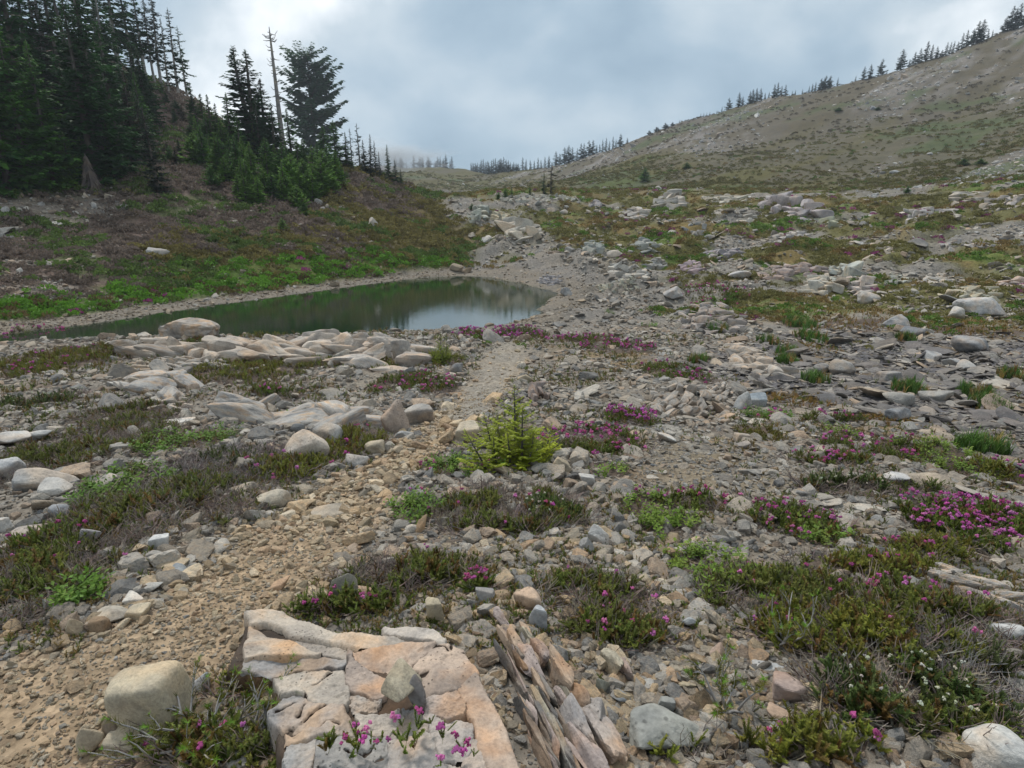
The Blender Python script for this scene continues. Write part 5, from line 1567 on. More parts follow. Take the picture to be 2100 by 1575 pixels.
    if flo > 0:
        kf = int(k * flo * (0.55 if kind == 'p' else 0.42)) + 4
        q, e2 = pts(kf, 1.0, None if kind == 'p' else 0.16 + 0.02 * t)
        cols = PINKF[g.integers(0, 3, len(q))]
        if kind == 'p':
            cols = cols * np.array([1.0, 1.0, 1.12])
        lift = hgt * (0.62 + 0.45 * np.sqrt(e2)) * g.uniform(0.85, 1.25, len(q))
        q[:, 2] += lift
        put('flowers', q, (0.015 + 0.0028 * t) * g.uniform(0.7, 1.35, len(q)), cols, C_FLOWER, 4, 0, 0.5, 0.25)
    if kind == 'w':
        q, e2 = pts(max(8, k // 6), 0.9)
        q[:, 2] += hgt * (0.8 + 0.4 * np.sqrt(e2))
        put('flowers', q, (0.010 + 0.0012 * t) * g.uniform(0.7, 1.2, len(q)), (0.62, 0.60, 0.50), C_FLOWER, 4, 0, 0.5, 0.1)


for i, a in enumerate(PATCH):
    patch(i, *a)
PE = np.array([q[:4] for q in PELL])

# the litter of dead leaves and peat under the plants
for o in list(scene.objects):
    if o.get('kind') == 'structure' and o.name in ('ground', 'path'):
        me = o.data
        k = len(me.vertices)
        co = np.empty(k * 3, np.float32); me.vertices.foreach_get('co', co); co = co.reshape(-1, 3)
        rgba = np.empty(k * 4, np.float32); me.attributes['col'].data.foreach_get('color', rgba); rgba = rgba.reshape(-1, 4)
        nearv = np.hypot(co[:, 0], co[:, 1]) < 20
        cv_ = np.zeros(k)
        for (a, b_, rx, ry) in PE:
            q = ((co[:, 0] - a) / rx) ** 2 + ((co[:, 1] - b_) / ry) ** 2
            cv_ = np.maximum(cv_, np.clip(1.5 - 1.2 * q, 0, 1))
        cv_ = sstep(0.1, 0.7, cv_ + (fbm(co[:, 0] * 6, co[:, 1] * 6, 151, 3) - 0.5) * 0.8) * nearv
        rgba[:, :3] = rgba[:, :3] * (1 - cv_[:, None]) + np.array([[0.115, 0.088, 0.070]]) * cv_[:, None]
        me.attributes['col'].data.foreach_set('color', rgba.ravel())

# ------------------------------------------------------------------ loose stones
def patch_cover(x, y):
    """0..1: inside a plant patch"""
    out = np.zeros(len(x))
    for (a, b_, rx, ry) in PE:
        q = ((x - a) / rx) ** 2 + ((y - b_) / ry) ** 2
        out = np.maximum(out, np.clip(1.25 - q, 0, 1))
    return out


def log_polar(nn, r0, r1, g, half=54, p=1.0):
    ph = np.radians(g.uniform(-half, half, nn)); r = r0 * (r1 / r0) ** (g.uniform(0, 1, nn) ** p)
    return r * np.sin(ph), r * np.cos(ph), r


g = np.random.default_rng(11)
x, y, r = log_polar(230000, 1.0, 62, g)
F = fields(x, y)
cover = patch_cover(x, y)
clump = fbm(x * 2.2 / (1 + 0.08 * r), y * 2.2 / (1 + 0.08 * r), 111, 3)
den = 0.25 + 0.95 * sstep(0.38, 0.6, clump)
den = den * (1 - 0.85 * sstep(0.15, 0.8, cover))
den = np.where(F['path'] > 0.5, 0.8, den)
den = den * (1 - 0.55 * F['soil'])
den = den * (1 - 0.8 * F['track'])
den = np.maximum(den, F['shale'] * 0.9)
den = den * (1 - F['left'] * 0.9) + F['left'] * np.maximum(F['scree'] * 0.8, F['shore'] * 0.9)
turf = F['mid'] * (1 - F['rocky'])
den = den * (1 - 0.6 * turf)
den = np.where(F['pond'] > 0.15, 0, den)
den *= sstep(62, 45, r) * 0.6 + 0.4
sel = g.random(len(x)) < den
x, y, r, clump = x[sel], y[sel], r[sel], clump[sel]
F = {k: v[sel] for k, v in F.items()}
m = len(x)
size = (0.013 + 0.0043 * np.minimum(r, 5) + 0.0027 * np.maximum(r - 5, 0)) * np.exp(g.normal(0, 0.58, m))
big = g.random(m) < 0.035 * (1 - 0.8 * F['path'])
size = np.where(big, size * g.uniform(1.5, 2.6, m), size)
size = size * (1 - 0.45 * F['soil']) * (1 - 0.45 * F['track']) * (1 - 0.35 * F['gravel2']) * (1 - 0.4 * F['shore']) * (1 - 0.05 * F['path'] * (1 - F['soil']))
size = np.minimum(size, 0.02 + 0.045 * r)
size = np.minimum(size, 0.85)
# keep off the bedrock blocks
ok = np.ones(m, bool)
for (a, b_, rad) in BARR:
    if math.hypot(a, b_) < 14:
        ok &= ((x - a) ** 2 + (y - b_) ** 2 > (rad * 0.72) ** 2) | (g.random(m) < 0.08)
x, y, r, size, clump = x[ok], y[ok], r[ok], size[ok], clump[ok]
F = {k: v[ok] for k, v in F.items()}
m = len(x)
# colours of the stone itself
pal_grey = np.array([(0.33, 0.325, 0.315), (0.42, 0.41, 0.39), (0.27, 0.275, 0.28), (0.37, 0.345, 0.31), (0.47, 0.455, 0.43), (0.40, 0.33, 0.27), (0.38, 0.345, 0.30), (0.30, 0.285, 0.265)])
pal_tan = 1.12 * np.array([(0.42, 0.335, 0.235), (0.46, 0.385, 0.285), (0.37, 0.295, 0.21), (0.38, 0.29, 0.21), (0.36, 0.33, 0.28), (0.48, 0.42, 0.33), (0.35, 0.30, 0.22)])
pal_dark = np.array([(0.175, 0.17, 0.178), (0.215, 0.21, 0.215), (0.26, 0.25, 0.245), (0.20, 0.19, 0.185), (0.30, 0.29, 0.28)])
tint = pal_grey[g.integers(0, len(pal_grey), m)]
warmth = np.clip(F['path'] * 1.0 + sstep(4.5, 2.0, r) * 0.45 * sstep(0.9, 0.2, x / (r + 0.1)), 0, 1)
tint = np.where((g.random(m) < warmth)[:, None], pal_tan[g.integers(0, len(pal_tan), m)], tint)
tint = np.where((g.random(m) < F['shale'] * 0.85)[:, None], pal_dark[g.integers(0, len(pal_dark), m)], tint)
shm = F['shore'] * 0.8
tint = np.where((g.random(m) < shm)[:, None], np.array([[0.29, 0.25, 0.20]]) * g.uniform(0.7, 1.3, (m, 1)), tint)
tint = tint * g.uniform(0.62, 1.04, (m, 1)) * np.array([[1.06, 1.0, 0.92]]) * (1 + 0.22 * F['path'])[:, None]
zz = H(x, y)
plate = (F['shale'] + 0.35 * (x > 0.5) * (r > 4)) > g.random(m)
nrm = normal_at(x, y, 0.3)
rot = np.stack([g.normal(0, 0.28, m) - nrm[:, 1] * 0.7, g.normal(0, 0.28, m) + nrm[:, 0] * 0.7, g.uniform(0, 6.28, m)], -1)
pos = np.stack([x, y, zz + size * np.where(plate, 0.05, 0.13)], -1)
# the largest in view stand alone, the rest is gravel
inview = (np.abs(x / y) < 0.87 * 1.0) & (y > 1.35)
scr = np.where(inview & ~plate & (x ** 2 + y ** 2 < 900), size / r, 0)
order = np.argsort(-scr)
NBIG = 280
bigs = order[:NBIG]
rest = np.ones(m, bool); rest[bigs] = False


SHORT = [(o.location[0], o.location[1], o['label']) for o in scene.objects if o.get('category') in ('boulder', 'rock outcrop', 'heather', 'plant') and o.location[1] < 26]
CUT = (' with ', ' beside ', ' at ', ' in ', ' on ', ' left ', ' right ', ' behind ', ' above ', ' below ', ' under ', ' lying ', ' wedged ', ' between ', ' among ', ' tucked ', ' leaning ', ' running ', ' round ', ' before ', ' near ', ' rising ', ' directly ', ' just ', ' standing ', ' alone ', ' cut ', ' growing ', ' pitted ', ' spotted ', ' blotched ', ' around ', ' by ', ' of ')


def shorten(lab):
    k = min([lab.find(c) for c in CUT if lab.find(c) > 0] + [len(lab)])
    return lab[:k]


SH = {}
for q in SHORT:
    SH.setdefault(shorten(q[2]), []).append(q)
MARKS = [(v[0][0], v[0][1], k) for k, v in SH.items() if len(v) == 1 and len(k.split()) <= 7]
MK = np.array([q[:2] for q in MARKS])


def tone(c):
    if c[0] > 1.28 * c[2]:
        return 'rusty' if c[0] > 1.75 * c[2] else 'tan'
    l_ = sum(c) / 3
    return 'dark grey' if l_ < 0.22 else 'pale' if l_ > 0.37 else 'grey'


def stone_label(k):
    d2 = np.hypot(MK[:, 0] - x[k], MK[:, 1] - y[k]); j = int(np.argmin(d2))
    dx, dy = x[k] - MK[j, 0], y[k] - MK[j, 1]
    w_ = 'right of' if dx > 0 else 'left of'
    if abs(dy) > abs(dx) * 1.3:
        w_ = 'behind' if dy > 0 else 'in front of'
    return '%s angular stone %s the %s' % (tone(tint[k]), w_, MARKS[j][2]), d2[j]


labs = {}
for k in bigs:
    lab, dd = stone_label(k)
    labs.setdefault(lab, []).append((dd, k))
for lab, items in labs.items():
    items.sort(key=lambda q: q[0])
    for j, (dd, k) in enumerate(items):
        o = link(bpy.data.objects.new('stone', S_MESH[int(g.integers(0, len(S_MESH)))]))
        o.location = [float(c) for c in pos[k]]
        o.rotation_euler = [float(c) for c in rot[k]]
        o.scale = (float(size[k]),) * 3
        o.color = (*[float(c) for c in tint[k]], 1)
        l2 = lab
        if len(items) > 1:
            l2 = ['nearest', 'second nearest', 'third nearest', 'fourth nearest', 'fifth nearest', 'sixth nearest', 'seventh nearest', 'eighth nearest', 'farther'][min(j, 8)] + ' ' + lab
        tag(o, l2, 'stone', 'loose stones of the foreground')

for nm, mk, coll, npr in (('gravel', rest & ~plate, C_STONE, 14), ('shale', rest & plate, C_PLATE, 6)):
    o = scatter(nm, pos[mk], rot[mk], size[mk] * (1.0 if nm == 'gravel' else 1.5), g.integers(0, npr, mk.sum()), tint[mk], coll)
    o['kind'] = 'stuff'
    o['label'] = {'gravel': 'loose angular stones and gravel covering path and ground', 'shale': 'thin dark and grey shale plates covering the ground'}[nm]

# pebbles and grit close to the camera
x, y, r = log_polar(60000, 1.1, 9, g, 46)
F = fields(x, y)
keep = (g.random(len(x)) < (0.35 + 0.5 * F['soil'] + 0.3 * F['track'] + 0.4 * F['gravel2']) * (1 - 0.9 * sstep(0.1, 0.6, patch_cover(x, y))))
x, y, r = x[keep], y[keep], r[keep]
F = {k: v[keep] for k, v in F.items()}
m = len(x)
size = (0.006 + 0.0022 * r) * np.exp(g.normal(0, 0.4, m))
tint = pal_grey[g.integers(0, 8, m)]
tint = np.where((g.random(m) < np.clip(F['path'] + 0.3, 0, 0.95))[:, None], pal_tan[g.integers(0, 7, m)], tint) * g.uniform(0.7, 1.1, (m, 1))
rot = np.stack([g.normal(0, 0.3, m), g.normal(0, 0.3, m), g.uniform(0, 6.28, m)], -1)
o = scatter('grit', np.stack([x, y, H(x, y) + size * 0.12], -1), rot, size, g.integers(0, 14, m), tint, C_STONE)
o['kind'] = 'stuff'; o['label'] = 'small grit and pebbles on the soil of the foreground'

# rocks strewn over the far slopes and the left hillside
x, y, r = log_polar(60000, 40, 260, g, 50)
F = fields(x, y)
den = F['far'] * (F['streak'] * 0.9 + 0.03 + 0.04 * F['bare']) + F['mid'] * F['rocky'] * 0.5 + F['left'] * F['scree'] * 0.25
keep = g.random(len(x)) < den
x, y, r = x[keep], y[keep], r[keep]
m = len(x)
size = np.minimum((0.0024 * r + 0.05) * np.exp(g.normal(0, 0.5, m)), 2.6)
tint = pal_grey[g.integers(0, 8, m)] * g.uniform(0.85, 1.25, (m, 1))
rot = np.stack([g.normal(0, 0.3, m), g.normal(0, 0.3, m), g.uniform(0, 6.28, m)], -1)
o = scatter('scree', np.stack([x, y, H(x, y) + size * 0.05], -1), rot, size, g.integers(0, 14, m), tint, C_STONE)
o['kind'] = 'stuff'; o['label'] = 'pale rocks and scree strewn over the far slopes'

# ------------------------------------------------------------------ low ground cover
def clump_mesh(seed):
    gg = random.Random(seed); s = Soup()
    for i in range(46):
        a = gg.uniform(0, 6.3); q = math.sqrt(gg.uniform(0, 1)) * 0.5
        p = np.array([math.cos(a) * q, math.sin(a) * q, 0.42 * (1 - (q * 1.7) ** 2) * gg.uniform(0.5, 1)])
        d = np.array([gg.uniform(-1, 1), gg.uniform(-1, 1), gg.uniform(0.2, 1.2)]); d /= np.linalg.norm(d)
        e = np.cross(d, [gg.uniform(-1, 1), gg.uniform(-1, 1), 0.1]); e /= np.linalg.norm(e) + 1e-9
        s.quad(p - e * 0.05, p + d * 0.10 - e * 0.07, p + d * 0.22, p + d * 0.10 + e * 0.07)
    return s.mesh('clump', M_LEAF)


C_CLUMP = proto_coll('clump', [clump_mesh(i) for i in range(5)])
# left hillside
x, y, r = log_polar(60000, 17, 95, g, 50)
F = fields(x, y)
tone = fbm(x * 0.30, y * 0.40, 70, 4)
brown = sstep(0.36, 0.56, fbm(x * 0.12, y * 0.2, 69, 4) + 0.25 * sstep(-12, -22, x)) * sstep(-7, -14, x)
den = F['left'] * (1 - F['shore']) * (1 - 0.85 * F['scree']) * (0.35 + 0.6 * sstep(0.4, 0.6, fbm(x * 0.8, y * 0.8, 121, 3)))
keep = (g.random(len(x)) < den) & (F['pond'] < -1.2)
x, y, r, tone, brown = x[keep], y[keep], r[keep], tone[keep], brown[keep]
F = {k: v[keep] for k, v in F.items()}
m = len(x)
c = np.where((g.random(m) < brown)[:, None], np.array([[0.185, 0.145, 0.120]]), np.array([[0.180, 0.155, 0.055]]))
c = np.where((g.random(m) < sstep(0.52, 0.70, tone) * 0.8)[:, None], np.array([[0.105, 0.160, 0.040]]), c)
c = np.where((g.random(m) < F['bright'])[:, None], np.array([[0.120, 0.255, 0.030]]), c)
c = np.where((g.random(m) < F['bright'] * 0.22)[:, None], np.array([[0.12, 0.09, 0.04]]), c)
pinkm = (g.random(m) < 0.12 * sstep(0.60, 0.66, fbm(x * 0.5, y * 0.5, 131, 3)) * F['bright'])
c = np.where(pinkm[:, None], np.array([[0.28, 0.06, 0.19]]), c)
c = c * g.uniform(0.65, 1.35, (m, 1))
s = (0.012 * r + 0.08) * g.uniform(0.6, 1.5, m)
rot = np.stack([g.normal(0, 0.15, m), g.normal(0, 0.15, m), g.uniform(0, 6.28, m)], -1)
o = scatter('hillside_heath', np.stack([x, y, H(x, y) - 0.02], -1), rot, s, g.integers(0, 5, m), c, C_CLUMP)
o['kind'] = 'stuff'; o['label'] = 'low heather and bright green plants covering the left hillside'

# turf right of the pond and on the slope
x, y, r = log_polar(150000, 13, 270, g, 50)
F = fields(x, y)
den = F['mid'] * (1 - F['rocky']) * (0.15 + 0.75 * sstep(0.45, 0.62, fbm(x * 0.6, y * 0.6, 123, 3))) + F['far'] * (1 - 0.6 * F['bare']) * (1 - F['streak']) * (0.18 + 0.55 * sstep(0.42, 0.6, fbm(x * 0.10, y * 0.16, 125, 4)))
keep = (g.random(len(x)) < den * (1 - F['left'])) & (F['pond'] < -2)
x, y, r = x[keep], y[keep], r[keep]
F = {k: v[keep] for k, v in F.items()}
m = len(x)
gold = sstep(0.50, 0.64, fbm(x * 0.35, y * 0.5, 57, 4)); grn = sstep(0.54, 0.68, fbm(x * 0.30 + 9, y * 0.5, 58, 4))
c = np.broadcast_to(np.array([[0.20, 0.185, 0.068]]), (m, 3))
c = np.where((g.random(m) < gold * (0.7 - 0.45 * F['far']))[:, None], np.array([[0.23, 0.165, 0.065]]), c)
c = np.where((g.random(m) < grn * (0.8 - 0.55 * F['far']))[:, None], np.array([[0.12, 0.205, 0.038]]), c)
c = np.where((g.random(m) < 0.13 * sstep(0.58, 0.66, fbm(x * 0.4, y * 0.4, 133, 3)) * F['mid'])[:, None], np.array([[0.27, 0.07, 0.18]]), c)
c = c * g.uniform(0.7, 1.3, (m, 1))
s = (0.05 + 0.010 * np.minimum(r, 40) + 0.0026 * np.maximum(r - 40, 0)) * g.uniform(0.6, 1.4, m)
c = np.where((g.random(m) < F['bare'] * F['far'])[:, None], np.array([[0.15, 0.125, 0.085]]), c) * (1 - 0.25 * F['far'])[:, None]
rot = np.stack([g.normal(0, 0.15, m), g.normal(0, 0.15, m), g.uniform(0, 6.28, m)], -1)
o = scatter('turf', np.stack([x, y, H(x, y) - 0.02], -1), rot, s * np.array([1.0]), g.integers(0, 5, m), c, C_CLUMP)
o['kind'] = 'stuff'; o['label'] = 'olive and golden turf between the rocks right of the pond'

# small tufts and moss between the stones of the near ground
x, y, r = log_polar(60000, 1.3, 16, g, 48)
F = fields(x, y)
den = sstep(0.47, 0.62, fbm(x * 1.3, y * 1.3, 141, 4)) * (1 - F['path']) * (1 - F['track']) * (1 - 0.85 * F['shale']) * (1 - 0.8 * F['gravel2']) * 0.6
keep = (g.random(len(x)) < den) & (F['pond'] < -0.5)
x, y, r = x[keep], y[keep], r[keep]
m = len(x)
c = np.where((g.random(m) < 0.45)[:, None], np.array([[0.21, 0.15, 0.05]]), np.array([[0.13, 0.165, 0.032]])) * g.uniform(0.7, 1.3, (m, 1))
rot = np.stack([g.normal(0, 0.3, m), g.normal(0, 0.3, m), g.uniform(0, 6.28, m)], -1)
o = scatter('ground_cover', np.stack([x, y, H(x, y)], -1), rot, (0.02 + 0.006 * r) * g.uniform(0.7, 1.4, m), g.integers(0, 6, m), c, C_HEATH)
o['kind'] = 'stuff'; o['label'] = 'scattered small sprigs and moss between the stones'

# ------------------------------------------------------------------ conifers
def conifer(seed, width=0.17, bare=0.02, droop=0.35, dens=1.0, power=0.85, up=0.0, rag=0.25, tw=1.0, round_top=False, gap=0.0, layers=None, lf=1.0):
    """unit-tall tree; returns trunk soup, crown soup"""
    gg = random.Random(seed)
    tr = Soup(); cr_ = Soup()
    bend = [gg.uniform(-0.012, 0.012) for _ in range(2)]
    r0 = 0.016 + 0.02 * width

    def axis(z):
        return np.array([bend[0] * math.sin(z * 5), bend[1] * math.sin(z * 4 + 1), z])
    zs = [i / 9 for i in range(10)]
    tr.tube([axis(z) for z in zs], [r0 * (1 - 0.93 * z) + 0.001 for z in zs], 7)
    nb = int((layers or 150) * dens)
    for i in range(nb):
        u = (i + gg.random()) / nb
        z = bare + (1 - bare) * (1 - (1 - u) ** 1.25)
        if z > 0.995:
            continue
        zr = (z - bare) / (1 - bare)
        if round_top:
            R = width * math.sqrt(max(0.0, 1 - (abs(zr - 0.38) / (0.40 if zr < 0.38 else 0.64)) ** 2.2)) + 0.01
        else:
            R = width * (1 - zr) ** power * min(1, 0.55 + 3 * zr) + 0.012 * (1 - zr) + 0.004
        R *= gg.uniform(1 - rag * 1.6, 1 + rag)
        if gg.random() < gap:
            R *= gg.uniform(0.1, 0.4)
        a = gg.uniform(0, 2 * math.pi)
        o = np.array([math.cos(a), math.sin(a), 0]); sdv = np.array([-math.sin(a), math.cos(a), 0])
        b0 = axis(z)
        dr = droop * gg.uniform(0.6, 1.3) * (1.0 - 0.8 * zr) - up * (0.4 + zr)

        def pt(s):
            return b0 + o * R * s + np.array([0, 0, -dr * R * s + 0.30 * R * s * s * (1 if not round_top else 0.5)])
        if R > 0.02:
            tr.tube([pt(0), pt(0.5), pt(0.92)], [0.0035 * (R / 0.1) ** 0.5, 0.0022, 0.001], 3)
        k = max(4, int(R * 125 * tw))
        for j in range(k):
            s = 0.12 + 0.9 * (j + gg.random()) / k
            p = pt(s)
            ln = lf * (0.036 * (0.30 + 0.70 * (1 - zr) ** 0.8) + 0.11 * R) * (1.15 - 0.55 * s) * gg.uniform(0.7, 1.3)
            for sg in (-1, 1):
                d = o * gg.uniform(0.35, 0.9) + sdv * sg * gg.uniform(0.5, 1.0) + np.array([0, 0, gg.uniform(-0.45, 0.15)])
                d /= np.linalg.norm(d)
                q = p + np.array([0, 0, gg.uniform(-0.004, 0.006)])
                e = np.cross(d, np.array([gg.uniform(-0.5, 0.5), gg.uniform(-0.5, 0.5), 1])); e /= np.linalg.norm(e)
                wv = ln * 0.30
                cr_.quad(q, q + d * ln * 0.5 + e * wv, q + d * ln + np.array([0, 0, -0.002]), q + d * ln * 0.5 - e * wv)
    # leader
    t0 = axis(0.97); t1 = axis(1.0) + np.array([0, 0, 0.012])
    for k in range(10):
        a = gg.uniform(0, 6.3); p = t0 + (t1 - t0) * gg.random()
        d = np.array([math.cos(a), math.sin(a), 0.9]) * 0.014; e = np.array([-math.sin(a), math.cos(a), 0]) * 0.003
        cr_.tri(p - e, p + e, p + d)
    return tr, cr_


KINDS = {
    'fir': [conifer(s, 0.155, 0.0, 0.30, 1.05, 0.9) for s in (1, 2, 3)],
    'broad': [conifer(s, 0.26, 0.0, 0.38, 1.25, 0.8, rag=0.3) for s in (11, 12, 13)],
    'spire': [conifer(s, 0.125, 0.0, 0.30, 1.0, 0.75, rag=0.35) for s in (21, 22)],
    'tall': [conifer(s, 0.10, 0.30, 0.55, 0.75, 0.55, rag=0.5, gap=0.15) for s in (31, 32, 33)],
    'ragged': [conifer(s, 0.13, 0.10, 0.6, 0.6, 0.5, rag=0.6, gap=0.25) for s in (41, 42)],
    'round': [conifer(s, 0.30, 0.05, -0.10, 1.15, 0.5, up=0.30, round_top=True, rag=0.24, tw=0.75, gap=0.28, lf=1.3) for s in (51,)],
    'bushy': [conifer(s, 0.42, 0.0, 0.10, 1.3, 0.75, up=0.1, rag=0.3, tw=0.8) for s in (61, 62, 63)],
    'tiny': [conifer(s, wd, 0.03, 0.3, 0.6, 0.75, rag=0.35, tw=0.7, lf=1.5) for s, wd in ((71, 0.13), (72, 0.20), (73, 0.30))],
}


def bush(seed):
    gg = random.Random(seed); T = Soup(); C_ = Soup()
    for i in range(11):
        tr_, cr_ = conifer(seed * 20 + i, 0.34, 0.0, 0.05, 0.42, 0.7, up=0.25, rag=0.45, tw=0.75, lf=0.9, gap=0.1)
        a = gg.uniform(0, 6.3); q = 0.0 if i == 0 else gg.uniform(0.12, 0.36)
        sc = 0.95 if i == 0 else gg.uniform(0.4, 0.85) * (1.1 - 0.8 * q)
        lean = gg.uniform(0.1, 0.5) * q * 3; off = np.array([math.cos(a) * q, math.sin(a) * q, 0])
        for src, dst in ((tr_, T), (cr_, C_)):
            v = np.array(src.v) * sc
            v[:, 0] += v[:, 2] * math.cos(a) * lean; v[:, 1] += v[:, 2] * math.sin(a) * lean
            v = v + off
            dst.f += [(x_ + dst.n, y_ + dst.n, z_ + dst.n) for x_, y_, z_ in src.f]
            dst.v += list(v); dst.n += len(v)
    return T, C_


KINDS['shrub'] = [bush(s) for s in (81, 82)]
TREE_ME = {k: [(a.mesh('trunk', M_BARK, True), b_.mesh('crown', M_NEEDLE)) for a, b_ in v] for k, v in KINDS.items()}
TG = random.Random(5)
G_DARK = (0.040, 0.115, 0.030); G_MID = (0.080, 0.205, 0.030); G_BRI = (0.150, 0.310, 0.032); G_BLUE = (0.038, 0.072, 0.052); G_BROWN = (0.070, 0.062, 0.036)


def tree(px, py, hpx, kind, col, label, wide=1.0, group=None, bark=(0.13, 0.115, 0.10), depth_at=None, cat='conifer', name=None, sink=0.02):
    p = P(px, py) if depth_at is None else at_depth(px, py, depth_at)
    if depth_at is not None:
        p[2] = float(H(p[0], p[1])[0])
    h = solve_height(p, row_of(p) - hpx)
    root = empty(name or {'round': 'pine_tree', 'bushy': 'young_fir', 'tiny': 'fir_tree', 'tall': 'hemlock_tree'}.get(kind, 'fir_tree'), [p[0], p[1], p[2] - sink * h], TG.uniform(0, 6.28))
    tm, cm = TREE_ME[kind][TG.randrange(len(TREE_ME[kind]))]
    j = TG.uniform(0.85, 1.18)
    for nm, me, c in (('trunk', tm, bark), ('crown', cm, tuple(q * j for q in col))):
        o = part(nm, me, root)
        o.color = (*c, 1)
    wv = wide * TG.uniform(0.92, 1.1)
    root.scale = (h * wv, h * wv, h)
    tag(root, label, cat, group)
    return root


